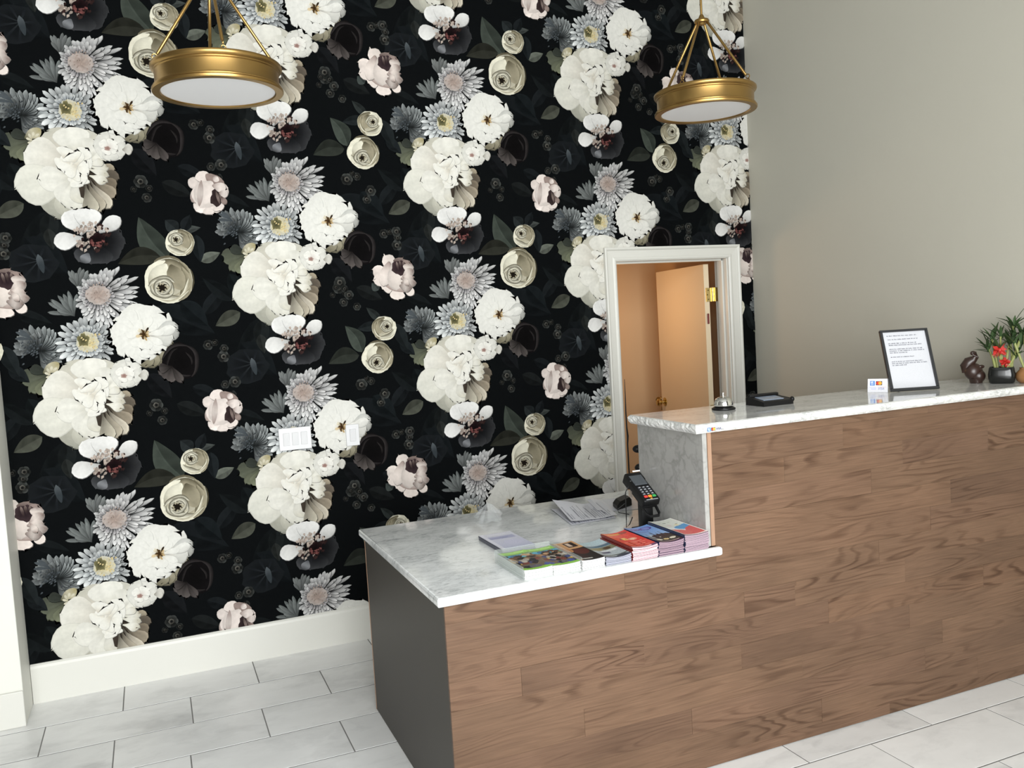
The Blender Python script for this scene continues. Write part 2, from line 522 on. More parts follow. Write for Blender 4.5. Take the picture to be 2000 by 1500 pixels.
# ------------------------------------------------------------ floral print (flat ink on the wall)
class Ink:
    """flat overlapping ink shapes, each one a hair above the last; coordinates (u right, v up) in metres"""

    def __init__(s, seed):
        s.V, s.F, s.C = [], [], []
        s.n = 0
        s.d = 0.0
        s.rng = np.random.RandomState(seed)

    def grid(s, P, Cc):
        nt, ns = P.shape[0], P.shape[1]
        s.d += 2.2e-6
        V = np.empty((nt * ns, 3))
        V[:, 0] = P[..., 0].ravel()
        V[:, 1] = -s.d
        V[:, 2] = P[..., 1].ravel()
        i = np.arange((nt - 1) * (ns - 1))
        a = (i // (ns - 1)) * ns + i % (ns - 1)
        s.F.append(np.stack([a, a + 1, a + ns + 1, a + ns], 1) + s.n)
        s.V.append(V)
        s.C.append(np.clip(Cc.reshape(-1, 3), 0, 1))
        s.n += nt * ns

    def petal(s, b, t, w, c0, c1, c2=None, tip=0.68, ruff=0.0, bend=0.0, edge=0.0, ridge=0.0, side=0.0, ns=4, nt=7, sh=0.0, rag=0, base=0.12, jit=0.05, pw=0.62):
        R = s.rng
        c2 = c1 if c2 is None else c2
        b, t = np.array(b, float), np.array(t, float)
        ax = t - b
        Ln = np.hypot(*ax)
        ax = ax / Ln
        nx = np.array([-ax[1], ax[0]])
        T = np.linspace(0, 1, nt + 1)
        T = 1 - (1 - T) ** 1.45
        Sx = np.linspace(-1, 1, ns + 1)
        k = math.log(0.5) / math.log(tip)
        pr = np.sin(PI * np.clip(T, 0, 1) ** k) ** pw
        pr = np.maximum(pr, base * (1 - T) ** 2)
        ph = R.rand(3) * 6.28
        Tg, Sg = np.meshgrid(T, Sx, indexing='ij')
        wid = (w / 2) * pr[:, None] * Sg
        wob = 1 + ruff * np.sin(Sg * (3.0 + rag) + ph[0]) * Tg ** 3 + 0.6 * ruff * np.sin(Sg * (7.0 + rag) + ph[1]) * Tg ** 4
        along = Ln * Tg * wob
        off = bend * Ln * Tg * Tg
        P = b + ax * along[..., None] + nx * (wid + off + 0.25 * ruff * w * np.sin(Tg * 9 + ph[2]) * np.abs(Sg) ** 3)[..., None]
        if sh:
            Pc = P.mean((0, 1))
            P2 = Pc + (P - Pc) * 1.035 + np.array([0.0014, -0.0020])
            cd = np.array(c1) * sh
            s.grid(P2[:, ::2] if ns % 2 == 0 else P2, np.broadcast_to(cd, P2[:, ::2].shape[:2] + (3,)) if ns % 2 == 0 else np.broadcast_to(cd, P2.shape[:2] + (3,)))
        c0, c1, c2 = (np.array(c) for c in (c0, c1, c2))
        m = Tg[..., None]
        col = np.where(m < 0.5, c0 + (c1 - c0) * m * 2, c1 + (c2 - c1) * (m * 2 - 1))
        f = 1 + side * Sg + edge * (np.abs(Sg) ** 3 * 0.7 + Tg ** 6 * 0.6) - ridge * (0.5 + 0.5 * np.sin(Sg * 6.5 + ph[1])) * (1 - 0.5 * Tg) + jit * (R.rand() - 0.5) * 2 + jit * 0.6 * R.randn(*Tg.shape)
        s.grid(P, col * f[..., None])

    def disk(s, c, rx, ry, col, col2=None, rot=0.0, wob=0.05, nr=4, na=20, light=(0, 0), noise=0.05, freq=5):
        R = s.rng
        col2 = col if col2 is None else col2
        r = np.linspace(0, 1, nr + 1) ** 0.8
        a = np.linspace(0, 2 * PI, na + 1)
        rg, ag = np.meshgrid(r, a, indexing='ij')
        ph = R.rand(2) * 6.28
        rr = rg * (1 + wob * np.sin(freq * ag + ph[0]) + 0.6 * wob * np.sin((freq * 2 + 1) * ag + ph[1]))
        x, y = rx * rr * np.cos(ag), ry * rr * np.sin(ag)
        ca, sa = math.cos(rot), math.sin(rot)
        P = np.stack([c[0] + x * ca - y * sa, c[1] + x * sa + y * ca], -1)
        cc = np.array(col) + (np.array(col2) - np.array(col)) * (rg ** 1.5)[..., None]
        f = 1 + (light[0] * np.cos(ag + rot) + light[1] * np.sin(ag + rot)) * rg
        nz = noise * R.randn(*rg.shape)
        nz[:, -1] = nz[:, 0]
        s.grid(P, cc * (f + nz)[..., None])

    def crescent(s, c, r0, r1, a0, a1, cin, cout, na=12, sq=1.0, rot=0.0, wob=0.04):
        R = s.rng
        a = np.linspace(math.radians(a0), math.radians(a1), na + 1)
        q = np.linspace(0, 1, 5)
        th = np.sin(PI * np.linspace(0.03, 0.97, na + 1)) ** 0.7
        ph = R.rand() * 6
        rin = r1 - (r1 - r0) * th
        rg = rin[None, :] + (r1 - rin)[None, :] * q[:, None]
        rg = rg * (1 + wob * np.sin(4 * a + ph))[None, :]
        x, y = rg * np.cos(a)[None, :], sq * rg * np.sin(a)[None, :]
        ca, sa = math.cos(rot), math.sin(rot)
        P = np.stack([c[0] + x * ca - y * sa, c[1] + x * sa + y * ca], -1)
        w = np.array([0.0, 0.22, 0.45, 0.75, 1.0])[:, None, None]
        cc = np.array(cin) * (1 - w) + np.array(cout) * w
        cc = np.broadcast_to(cc, P.shape[:2] + (3,)) * (1 + 0.05 * R.randn(1, na + 1, 1))
        s.grid(P, cc)

    def leaf(s, b, t, w, col, vein=0.35, bend=0.0, side=0.25, nv=16):
        R = s.rng
        col = np.array(col) * (0.62 if max(col) < 0.032 else 1.0)
        b, t = np.array(b, float), np.array(t, float)
        ax = t - b
        Ln = np.hypot(*ax)
        ax /= Ln
        nx = np.array([-ax[1], ax[0]])
        T = np.linspace(0, 1, 13)
        Sx = np.array([-1, -0.6, -0.1, 0, 0.1, 0.6, 1])
        Tg, Sg = np.meshgrid(T, Sx, indexing='ij')
        pr = np.sin(PI * Tg ** 0.85) ** 0.85 * (1 - 0.25 * Tg)
        P = b + ax * (Ln * Tg)[..., None] + nx * (w / 2 * pr * Sg + bend * Ln * np.sin(PI * Tg))[..., None]
        f = 1 + side * np.sign(Sg) + vein * (np.abs(Sg) < 0.05) + 0.12 * np.sin(Tg * nv + np.abs(Sg) * 3.0) + 0.06 * R.randn(*Tg.shape) + 0.2 * (np.abs(Sg) ** 4)
        s.grid(P, np.array(col) * f[..., None])


def A(c, k=0.69):
    x = lin(c)
    return np.array(x) * k


def pol(c, r, deg):
    return (c[0] + r * math.cos(math.radians(deg)), c[1] + r * math.sin(math.radians(deg)))


def daisy(I, c, disc, rings, disc_cols, squash=1.0):
    R = I.rng
    for (n, lf, w, ca, cb, tone) in rings:
        off = R.rand() * 360
        order = [off + 360.0 * i / n for i in range(n)]
        R.shuffle(order)
        for a in order:
            L = lf(a % 360) * (0.9 + 0.2 * R.rand())
            if L < 0.012:
                continue
            tn = tone(a % 360) * (0.9 + 0.2 * R.rand())
            b = pol(c, disc * 0.72, a)
            I.petal(b, pol(c, L, a + R.uniform(-4, 4)), w * (0.8 + 0.4 * R.rand()), A(ca) * tn * 0.30, A(ca) * tn * 0.85, A(cb) * tn * 1.06, tip=0.76,
                    ns=2, nt=5, bend=R.uniform(-0.08, 0.08), edge=-0.22, side=R.uniform(-0.18, 0.18), sh=0.10, base=0.2)
    d0, d1 = disc_cols
    I.disk(c, disc, disc * squash, A(d0), A(d1), wob=0.06, freq=11, na=26, noise=0.10)
    for i in range(46):
        a, r = R.rand() * 360, disc * (R.rand() ** 0.6) * 1.05
        p = pol(c, r, a)
        cc = A(d0) * R.uniform(0.6, 1.45)
        I.petal((p[0] - 0.003, p[1] - 0.003), (p[0] + 0.003, p[1] + 0.004), 0.006, cc, cc, ns=2, nt=3)


def frond(I, b, tips, w, col):
    for t in tips:
        cc = A(col) * I.rng.uniform(0.75, 1.25)
        I.petal(b, t, w, cc * 0.45, cc * 0.9, cc * 1.15, tip=0.72, ns=2, nt=6, bend=I.rng.uniform(-0.12, 0.12), ruff=0.03, side=0.25, base=0.25, sh=0.4)


def ranunculus(I, c, R0, eye, tone=1.0, flip=1, cap=True):
    K = lambda col, k=1.0: A(col) * tone * k
    li, md, dk = (240, 236, 216), (172, 164, 140), (92, 86, 68)
    f = flip
    if cap:
        I.petal((c[0], c[1] + 0.2 * R0), (c[0] + f * 0.05 * R0, c[1] + 1.08 * R0), 1.15 * R0, K(dk, .8), K(md, .75), K(dk, .9), tip=.6, side=-.2 * f)
        I.petal((c[0] + f * .3 * R0, c[1]), (c[0] + f * 1.02 * R0, c[1] - .12 * R0), 1.2 * R0, K(dk), K(dk, .8), K(dk, .65), tip=.6)
    I.disk(c, R0 * .97, R0 * .95, K(md), K(li, .85), wob=.022, freq=6, light=(-.28 * f, -.10), na=26)
    # outer wrapping petals, light rim towards the outside
    for (a0, a1, r0, r1, cin, cout) in ((150, 290, .62, .98, md, li), (225, 350, .62, .95, md, li), (-70, 60, .66, .97, dk, md), (20, 130, .60, .93, md, dk),
                                        (95, 205, .58, .93, li, li), (190, 300, .5, .84, dk, li), (-60, 45, .5, .86, dk, md)):
        b0, b1 = (a0, a1) if f > 0 else (180 - a1, 180 - a0)
        I.crescent(c, r0 * R0, r1 * R0, b0, b1, K(cin), K(cout), sq=.97)
    # big light facet from the top and the shaded one beside it
    I.petal((c[0] - f * .05 * R0, c[1] + .72 * R0), (eye[0] - f * .42 * R0, eye[1] - .05 * R0), .78 * R0, K(li), K(li, .95), K(md), tip=.5, edge=-.2, side=.1 * f)
    I.petal((c[0] + f * .12 * R0, c[1] + .68 * R0), (c[0] + f * .48 * R0, c[1] - .42 * R0), .72 * R0, K(dk, .95), K(md, .86), K(md, .7), tip=.5, edge=.3)
    # inner whorls around the eye
    for i in range(7):
        r1 = R0 * (.56 - i * .055)
        a = 40 + i * 137 + I.rng.uniform(-20, 20)
        k = 1 - .05 * i
        I.crescent((eye[0] + f * .04 * R0, eye[1]), r1 * .62, r1, a, a + I.rng.uniform(120, 190), K(li, k), K(dk, k * .8), sq=.92)
    I.crescent(c, .70 * R0, .82 * R0, -75 if f > 0 else 180, 5 if f > 0 else 255, K(li, 1.05), K(md))
    I.crescent(c, .78 * R0, .9 * R0, 240, 330, K(md), K(li, 1.0))
    I.disk(eye, R0 * .2, R0 * .19, A((28, 24, 20)), A((44, 38, 30)), wob=.16, freq=5)
    for i in range(7):
        a = 360 / 7 * i + I.rng.uniform(-15, 15)
        I.petal(pol(eye, R0 * .26, a), pol(eye, R0 * .12, a + 25), R0 * .08, K(li), K(md), ns=2, nt=4)


def blossom(I, c, r, k=1.0):
    for i in range(6):
        a = 60 * i + I.rng.uniform(-12, 12)
        t = I.rng.uniform(.2, .95) * k
        I.petal(pol(c, r * .2, a), pol(c, r, a), r * .95, A((30, 30, 30)) * t, A((52, 54, 52)) * t, A((78, 80, 78)) * t, tip=.6, ns=2, nt=5, edge=.25)
    I.disk(c, r * .42, r * .42, A((26, 24, 22)), A((92, 90, 84)) * k, na=12, nr=3, wob=.1, light=(-.4, .4))
    I.disk(c, r * .2, r * .2, A((24, 24, 24)), na=10, nr=2)


def rose_a(I, c):
    o = lambda x, y: (c[0] + x, c[1] + y)
    li, md, dk = A((240, 228, 221)), A((160, 142, 135)), A((80, 64, 62))
    P = I.petal
    P(o(-.02, .02), o(-.092, .062), .06, md, li * 1.02, li, tip=.65, edge=-.2, sh=.2)
    P(o(.0, .03), o(-.035, .103), .07, md, li, li, tip=.7, ruff=.05, sh=.2)
    P(o(.01, .02), o(.045, .085), .10, dk, md, md * .9, tip=.7, ruff=.05)
    P(o(.03, .0), o(.095, .02), .07, dk, md, li * .9, tip=.7, ruff=.06)
    P(o(.0, -.02), o(-.062, -.088), .07, md, li, li * 1.05, tip=.75, ruff=.06, side=.15, sh=.2)
    P(o(.0, -.03), o(.01, -.108), .09, md, li, li * 1.05, tip=.8, ruff=.08, edge=-.15, sh=.2)
    P(o(.02, -.03), o(.05, -.09), .06, md, li * .9, li, tip=.75, ruff=.06, sh=.2)
    P(o(-.0, .03), o(-.085, -.045), .075, md, li * .92, md, tip=.55, side=.2, edge=.1, sh=.25)
    I.disk(o(-.012, -.012), .07, .066, li * 1.02, li * .86, rot=.5, wob=.05, light=(-.12, .05))
    P(o(.02, .055), o(-.055, -.055), .105, li, li * 1.06, li * .96, tip=.5, side=.12, edge=-.10)
    P(o(-.03, .06), o(-.05, -.07), .03, md, li * .8, md, tip=.5)
    I.disk(o(.042, -.022), .033, .05, A((44, 34, 34)), A((62, 50, 50)), rot=-.4, wob=.1)
    for (x, y, x2, y2, k) in ((.035, .01, .05, -.06, .7), (.05, .02, .064, -.05, .55), (.062, .02, .078, -.04, .8)):
        P(o(x, y), o(x2, y2), .014, dk * .6, md * k, dk, ns=2, tip=.5)
    P(o(.02, .035), o(.088, .018), .05, md, li, li * .95, tip=.6, edge=-.15, ruff=.06, sh=.25)
    P(o(.05, .0), o(.092, -.012), .04, md, li * .92, li * .8, tip=.6, sh=.25)
    P(o(.06, -.02), o(.078, -.06), .03, dk, md, md * .8, tip=.6, sh=.25)
    P(o(.025, .075), o(.055, .058), .03, md, li, li, tip=.5)


def rose_b(I, c):
    o = lambda x, y: (c[0] + x, c[1] + y)
    li, md, dk = A((240, 228, 220)), A((160, 142, 135)), A((80, 66, 64))
    P = I.petal
    P(o(.0, -.03), o(-.005, -.128), .085, md, li, li, tip=.72, ruff=.05, edge=.05, sh=.2, bend=.15)
    P(o(.04, -.05), o(.098, -.098), .05, md, li, li * 1.02, tip=.65, sh=.2)
    P(o(-.0, .0), o(-.128, .045), .075, md, li, li, tip=.7, ruff=.04, side=-.15, sh=.2)
    P(o(-.0, -.01), o(-.125, -.012), .07, md, li * .95, li * 1.02, tip=.7, ruff=.06, sh=.25)
    P(o(.0, -.02), o(-.08, -.066), .075, md, li, li * 1.03, tip=.72, ruff=.06, sh=.25)
    P(o(.02, .0), o(-.05, .122), .075, md, li * .95, li, tip=.75, ruff=.05, side=.15, sh=.2)
    P(o(.03, .02), o(.05, .105), .1, dk, dk * 1.1, md * .8, tip=.7, ruff=.08)
    P(o(.04, .02), o(.09, .085), .07, dk, md * .8, md, tip=.7, ruff=.08)
    I.disk(o(.015, -.012), .09, .07, li, md * 1.05, rot=-.35, light=(-.18, .06), wob=.04)
    P(o(-.03, .085), o(-.058, -.05), .08, md * 1.05, li, li * .9, tip=.55, side=-.1, edge=-.15, bend=-.1, sh=.3)
    P(o(-.005, .085), o(.02, -.07), .1, li * .95, li * 1.05, li * .9, tip=.58, side=.1, edge=-.2, bend=-.12)
    I.disk(o(.028, .05), .046, .04, A((42, 32, 36)), A((70, 56, 58)), rot=-.3, wob=.08)
    for (x, y, x2, y2, k) in ((.012, .085, .022, .03, 1.0), (.03, .088, .035, .04, .7), (.05, .085, .05, .04, .8), (.066, .075, .06, .035, .6)):
        P(o(x, y), o(x2, y2), .013, md * k, dk * k, A((44, 34, 38)), ns=2, tip=.4)
    for (x, y, x2, y2, w, k) in ((.07, .02, .082, .075, .06, 1.0), (.04, .0, .10, .035, .05, 1.0), (.03, -.01, .105, -.005, .05, .95), (.03, -.03, .11, -.035, .05, .8),
                                 (.02, -.045, .085, -.065, .055, .72), (.045, .0, .07, -.05, .03, 1.0)):
        P(o(x, y), o(x2, y2), w, md * k, li * k, md * k, tip=.62, ruff=.07, edge=-.2, side=.15, sh=.3)


def cluster(I):
    R = I.rng
    P = I.petal
    # dim leaves behind everything
    for (b, t, w, c) in (((-.30, -.50), (-.53, -.68), .16, (27, 31, 32)), ((-.38, -.50), (-.41, -.66), .09, (34, 38, 38)), ((-.5, -.62), (-.33, -.8), .15, (25, 29, 31)),
                         ((.05, .12), (.33, -.02), .16, (27, 31, 33)), ((.28, .08), (.40, .22), .08, (32, 36, 38)), ((.18, .15), (.3, .02), .11, (28, 33, 35)),
                         ((.2, -.28), (.33, -.34), .07, (30, 34, 36)), ((.12, -.36), (.26, -.43), .08, (33, 36, 36)), ((.0, -.2), (.1, -.33), .1, (28, 30, 32)),
                         ((-.55, .13), (-.40, .07), .07, (27, 31, 32)), ((.42, .28), (.5, .12), .09, (28, 33, 34)), ((-.52, -.4), (-.66, -.28), .08, (27, 31, 32))):
        I.leaf(b, t, w, A(c))
    I.leaf((-.49, -.462), (-.615, -.525), .085, A((68, 70, 62)), vein=.2)
    I.leaf((-.40, -.58), (-.385, -.68), .06, A((50, 53, 51)))
    # round dim leaf with a bright fold
    I.disk((-.475, -.74), .105, .09, A((18, 20, 22)), A((28, 31, 33)), wob=.06, freq=7)
    for a in range(0, 360, 45):
        P((-.45, -.73), pol((-.475, -.74), .088, a + 10), .012, A((46, 50, 52)), A((28, 31, 34)), ns=2, nt=4)
    P((-.452, -.70), (-.435, -.79), .03, A((90, 96, 100)), A((56, 62, 66)), tip=.4)
    for (x, y, r, k) in ((.024, -.357, .033, 1), (.046, -.436, .024, .75), (.06, -.39, .018, .6), (.407, -.272, .03, 1), (.358, -.282, .022, .7), (.39, -.335, .02, .55),
                         (.292, -.075, .026, .8), (.361, -.139, .03, 1.05), (.367, -.098, .022, .7), (.325, -.065, .018, .6), (-.01, -.395, .016, .5)):
        blossom(I, (x, y), r, k)
    # grey fronds above
    frond(I, (-.279, .237), [(-.312, .318), (-.29, .325), (-.262, .335), (-.238, .318), (-.218, .312), (-.196, .29), (-.2, .268), (-.225, .29), (-.305, .29), (-.25, .325), (-.275, .31), (-.23, .305)], .017, (112, 115, 114))
    frond(I, (-.306, .106), [(-.415, .165), (-.412, .135), (-.395, .19), (-.36, .205), (-.335, .215), (-.308, .222), (-.288, .205), (-.37, .12), (-.345, .19), (-.395, .15), (-.405, .178), (-.325, .2), (-.38, .135), (-.36, .18)], .019, (104, 108, 107))
    # blue-grey mum, seen from the side
    for a in range(-75, 200, 11):
        for q in (1.0, .72):
            t = R.uniform(.6, 1.1) * (.55 + .6 * max(0, math.cos(math.radians(a - 20))))
            L = q * (.10 + .02 * R.rand())
            b = (-.475 + .02 * math.cos(math.radians(a)), -.055)
            P(b, pol((-.47, -.045), L, a), .026, A((28, 31, 32)), A((104, 109, 110)) * t, A((172, 177, 177)) * t, tip=.72, ns=3, nt=6, bend=R.uniform(-.1, .2), side=.3, sh=.12)
    for i in range(40):
        p = (-.50 + .035 * R.randn() * .8, -.055 + .03 * R.randn())
        P(p, (p[0] + .012, p[1] + .01), .008, A((40, 45, 48)), A((84, 90, 94)) * R.uniform(.5, 1), ns=2, nt=3)
    for t in ((-.55, .05), (-.535, .06), (-.56, .02)):
        P((-.49, .0), t, .016, A((60, 66, 70)), A((78, 84, 88)), ns=2, bend=.15)
    # olive leaf-flower under it
    for (t, w, c) in (((-.555, -.165), .06, (84, 88, 76)), ((-.55, -.20), .055, (92, 96, 82)), ((-.525, -.25), .06, (108, 112, 94)), ((-.49, -.272), .065, (122, 126, 104)),
                      ((-.46, -.255), .05, (112, 116, 96)), ((-.52, -.13), .05, (58, 62, 56))):
        P((-.425, -.165), t, w, A((50, 52, 44)), A(c), A(c) * 1.1, tip=.72, ruff=.06, side=.15, ridge=.25, sh=.3)
    P((-.45, -.185), (-.385, -.2), .05, A((30, 28, 24)), A((36, 33, 28)))
    P((-.46, -.16), (-.39, -.12), .05, A((90, 88, 66)), A((196, 190, 166)), A((170, 160, 120)), tip=.6, ruff=.1)
    for i in range(8):
        P(pol((-.42, -.165), .01, i * 40), pol((-.42, -.165), .035, i * 40 - 70), .012, A((180, 172, 140)), A((216, 210, 188)), ns=2, nt=4)
    # tan petals beneath the double flower
    for (t, w, k) in (((.105, -.115), .075, .8), ((.075, -.15), .075, .95), ((.03, -.165), .08, 1.0), ((-.01, -.165), .08, .95), ((.13, -.06), .08, .8)):
        P((.0, -.05), t, w, A((80, 76, 62)), A((164, 158, 138)) * k, A((128, 122, 102)) * k, tip=.75, ruff=.05, side=.2, ridge=.2, sh=.3)
    # dusky dark peony
    I.disk((.155, -.15), .085, .095, A((12, 11, 11)), A((19, 17, 18)), wob=.05)
    for (a0, a1, r0, r1, k) in ((60, 170, .075, .092, 1.0), (-60, 70, .07, .09, 1.0), (-20, 60, .045, .056, .8), (200, 300, .065, .085, .8), (100, 200, .055, .068, .7)):
        I.crescent((.155, -.15), r0, r1, a0, a1, A((54, 50, 50)) * k, A((26, 24, 24)) * k)
    for (t, w, k) in (((.055, -.205), .06, .95), ((.07, -.235), .05, 1.1), ((.10, -.255), .045, 1.25), ((.155, -.255), .04, 1.0), ((.045, -.18), .05, .85)):
        P((.11, -.17), t, w, A((28, 25, 25)), A((68, 63, 61)) * k, A((92, 86, 84)) * k, tip=.7, ruff=.07, ridge=.3, side=.2, sh=.3)
    # pale double daisy with a dusty pink disc
    lenf = lambda a: .085 + .105 * max(0, math.cos(math.radians(a - 22))) ** 1.6 + .078 * max(0, math.cos(math.radians(a - 282))) ** 1.2 + .012 * max(0, math.cos(math.radians(a - 170)))
    tnf = lambda a: .92 + .38 * max(0, -math.sin(math.radians(a - 25)))
    daisy(I, (-.193, .199), .055, ((34, lenf, .020, (150, 150, 150), (226, 226, 225), tnf), (32, lambda a: lenf(a) * .80, .019, (160, 160, 160), (230, 229, 228), tnf),
                                   (32, lambda a: lenf(a) * .62, .017, (166, 165, 164), (228, 226, 225), tnf), (30, lambda a: .07, .013, (150, 148, 150), (196, 192, 192), tnf)),
          ((168, 150, 140), (188, 178, 172)), .85)
    # blue-white daisy with a yellow disc
    l2 = lambda a: .115 + .02 * max(0, math.cos(math.radians(a - 180))) + .012 * max(0, math.cos(math.radians(a - 290)))
    t2 = lambda a: .78 + .5 * max(0, math.cos(math.radians(a - 215)))
    daisy(I, (-.258, -.026), .05, ((24, l2, .023, (160, 164, 165), (236, 239, 238), t2), (21, lambda a: l2(a) * .74, .018, (138, 143, 145), (220, 224, 224), t2),
                                   (30, lambda a: .075, .018, (176, 182, 186), (226, 228, 226), lambda a: .9 + .35 * max(0, math.cos(math.radians(a - 250))))),
          ((214, 200, 152), (206, 204, 190)), 1.0)
    I.disk((-.275, -.014), .026, .03, A((66, 66, 46)), A((130, 124, 88)), wob=.15)
    for i in range(14):
        p = (-.25 + .022 * R.randn(), -.03 + .02 * R.randn())
        P(p, (p[0] + .008, p[1] + .008), .008, A((196, 170, 110)), A((222, 202, 150)), ns=2, nt=3)
    # big ruffled cream-white peony
    cr, wh = (226, 222, 206), (246, 244, 234)
    I.disk((-.31, -.30), .115, .14, A((214, 210, 196)), A((190, 186, 170)), wob=.04)
    for (b, t, w, c0, c1, c2) in (((-.3, -.36), (-.365, -.53), .16, (150, 148, 132), (190, 188, 174), (168, 168, 156)), ((-.29, -.36), (-.31, -.52), .12, (180, 178, 162), (214, 212, 198), (190, 188, 174)),
                                  ((-.27, -.25), (-.375, -.125), .15, (186, 170, 156), (216, 210, 196), (206, 204, 190)), ((-.22, -.22), (-.19, -.11), .13, (206, 202, 190), cr, (214, 212, 200)),
                                  ((-.25, -.24), (-.27, -.098), .16, cr, wh, wh), ((-.2, -.25), (-.145, -.165), .13, cr, wh, (226, 224, 212)),
                                  ((-.27, -.28), (-.465, -.225), .18, (212, 204, 190), (238, 234, 222), wh), ((-.27, -.33), (-.515, -.395), .19, (220, 216, 200), (240, 238, 226), (234, 233, 222)),
                                  ((-.26, -.34), (-.42, -.35), .12, cr, wh, wh), ((-.25, -.33), (-.315, -.475), .14, cr, wh, wh), ((-.26, -.34), (-.285, -.49), .12, cr, wh, (232, 230, 218)),
                                  ((-.26, -.34), (-.245, -.46), .09, (200, 196, 182), (232, 230, 220), cr)):
        P(b, t, w, A(c0) * .88, A(c1), A(c2), tip=.68, ruff=.03, ridge=.15, side=R.uniform(-.06, .06), edge=-.05, ns=6, nt=9, sh=.72, jit=.015, base=.5)
    # shaded side of the flower: petals radiating to the lower right
    I.disk((-.18, -.375), .075, .09, A((50, 44, 38)), A((70, 62, 54)), wob=.06)
    for (b, t, w, c, k) in (((-.205, -.30), (-.083, -.30), .055, (148, 138, 120), .9), ((-.2, -.31), (-.075, -.345), .07, (92, 84, 74), .9), ((-.2, -.325), (-.082, -.395), .075, (112, 102, 88), .95),
                            ((-.2, -.335), (-.098, -.44), .075, (140, 130, 114), 1), ((-.205, -.345), (-.125, -.485), .065, (186, 178, 162), 1), ((-.215, -.35), (-.16, -.505), .07, (160, 152, 136), 1),
                            ((-.225, -.36), (-.20, -.515), .075, (176, 170, 154), 1)):
        P(b, t, w, A((40, 35, 30)), A(c) * k, A(c) * 1.3 * k, tip=.78, side=.3, edge=.15, ridge=.3, ruff=.04, sh=.2)
    for (b, t, w) in (((-.2, -.26), (-.115, -.235), .05), ((-.19, -.29), (-.12, -.29), .045), ((-.2, -.3), (-.125, -.325), .04), ((-.2, -.33), (-.13, -.36), .045), ((-.2, -.28), (-.13, -.262), .04)):
        P(b, t, w, A(cr), A(wh), A((214, 208, 190)), tip=.7, ruff=.1, edge=-.1, sh=.35)
    for i in range(16):
        a, L = R.rand() * 360, R.uniform(.04, .085)
        c = (-.265 + .03 * R.randn() * .6, -.285 + .05 * R.randn() * .6)
        P(c, pol(c, L, a), R.uniform(.06, .10), A((222, 214, 198)), A(wh), A((244, 242, 234)), tip=.68, ruff=.09, rag=3, ns=4, nt=7, sh=.70, jit=.015)
    # small white blossom
    for i, a in enumerate((80, 130, 20, 180, 230, 300, 340, 265)):
        P((-.1, -.19), pol((-.098, -.187), .072, a), .075, A((214, 210, 200)), A((238, 236, 228)), A((232, 231, 222)), tip=.68, ruff=.06, edge=-.08, sh=.6, ridge=.05)
    for a in (60, 150, 240, 330, 20):
        P((-.105, -.195), pol((-.103, -.192), .042, a), .045, A((216, 206, 198)), A((244, 242, 234)), tip=.68, ruff=.08, sh=.72)
    I.disk((-.11, -.2), .014, .011, A((150, 112, 104)), A((190, 166, 156)), wob=.2, na=12, nr=2)
    for (t, w) in (((.0, -.19), .04), ((-.005, -.215), .035)):
        P((-.045, -.205), t, w, A((150, 146, 134)), A((216, 213, 204)), tip=.7, sh=.4)
    # large double white flower
    wt, sd = (244, 243, 236), (226, 224, 214)
    e = (-.005, -.003)
    for (a, L, w) in ((100, .155, .11), (70, .15, .12), (42, .145, .11), (130, .145, .1), (150, .15, .085), (166, .155, .075), (182, .155, .07), (197, .155, .07), (212, .152, .07),
                      (228, .145, .075), (244, .14, .075), (262, .135, .08), (280, .125, .08), (298, .115, .075), (318, .115, .07)):
        P(pol(e, .015, a), pol(e, L, a + R.uniform(-3, 3)), w, A(sd), A(wt), A((238, 237, 230)), tip=.74, ruff=.07, rag=2, ridge=.035, edge=-.05, ns=6, nt=8, sh=.72, jit=.015)
    for (t, w, c) in (((.155, .035), .075, (216, 216, 210)), ((.158, .0), .075, (196, 196, 190)), ((.13, -.035), .08, (224, 223, 216)), ((.145, .02), .05, wt)):
        P((.02, -.012), t, w, A((206, 200, 188)), A(c), A(c), tip=.72, ruff=.04, side=.12, edge=-.18, sh=.5, ridge=.08)
    for a in list(range(0, 360, 36)):
        P(pol(e, .01, a), pol(e, R.uniform(.06, .10), a + R.uniform(-8, 8)), R.uniform(.03, .05), A((228, 222, 208)), A(wt), A((240, 239, 232)), tip=.7, ruff=.06, ns=3, nt=6, sh=.8, jit=.015)
    I.disk(e, .019, .023, A((58, 40, 24)), A((96, 74, 46)), wob=.25, freq=5, na=16)
    for i in range(11):
        a = R.rand() * 360
        P(pol(e, .008, a), pol(e, R.uniform(.022, .036), a), .009, A((110, 84, 52)), A((200, 172, 124)) if i % 2 else A((226, 216, 192)), ns=2, nt=4)
    P((-.012, -.008), (-.042, -.012), .016, A((190, 158, 110)), A((224, 204, 168)), ns=2)
    P((.0, .0), (.02, .03), .01, A((90, 70, 46)), A((60, 46, 34)), ns=2)
    # dark-hearted flower with white outer petals
    I.disk((-.2, -.645), .115, .105, A((14, 14, 15)), A((22, 23, 25)), wob=.06)
    for (a, L, k) in ((-10, .14, .8), (-40, .14, .9), (-70, .125, 1.0), (-100, .12, 1.1), (-125, .125, 1.35), (20, .13, .75)):
        P((-.2, -.64), pol((-.205, -.635), L, a), .09, A((14, 14, 15)), A((25, 26, 28)) * k, A((58, 59, 61)) * k, tip=.75, edge=.3, ruff=.04)
    P((-.235, -.70), (-.262, -.745), .05, A((90, 92, 96)), A((140, 142, 146)), A((70, 72, 74)), tip=.6)
    pw = A((240, 239, 236))
    P((-.245, -.6), (-.318, -.505), .095, pw * .55, pw * .95, pw, tip=.68, ruff=.03, sh=.3, side=.06, base=.45, pw=.45)
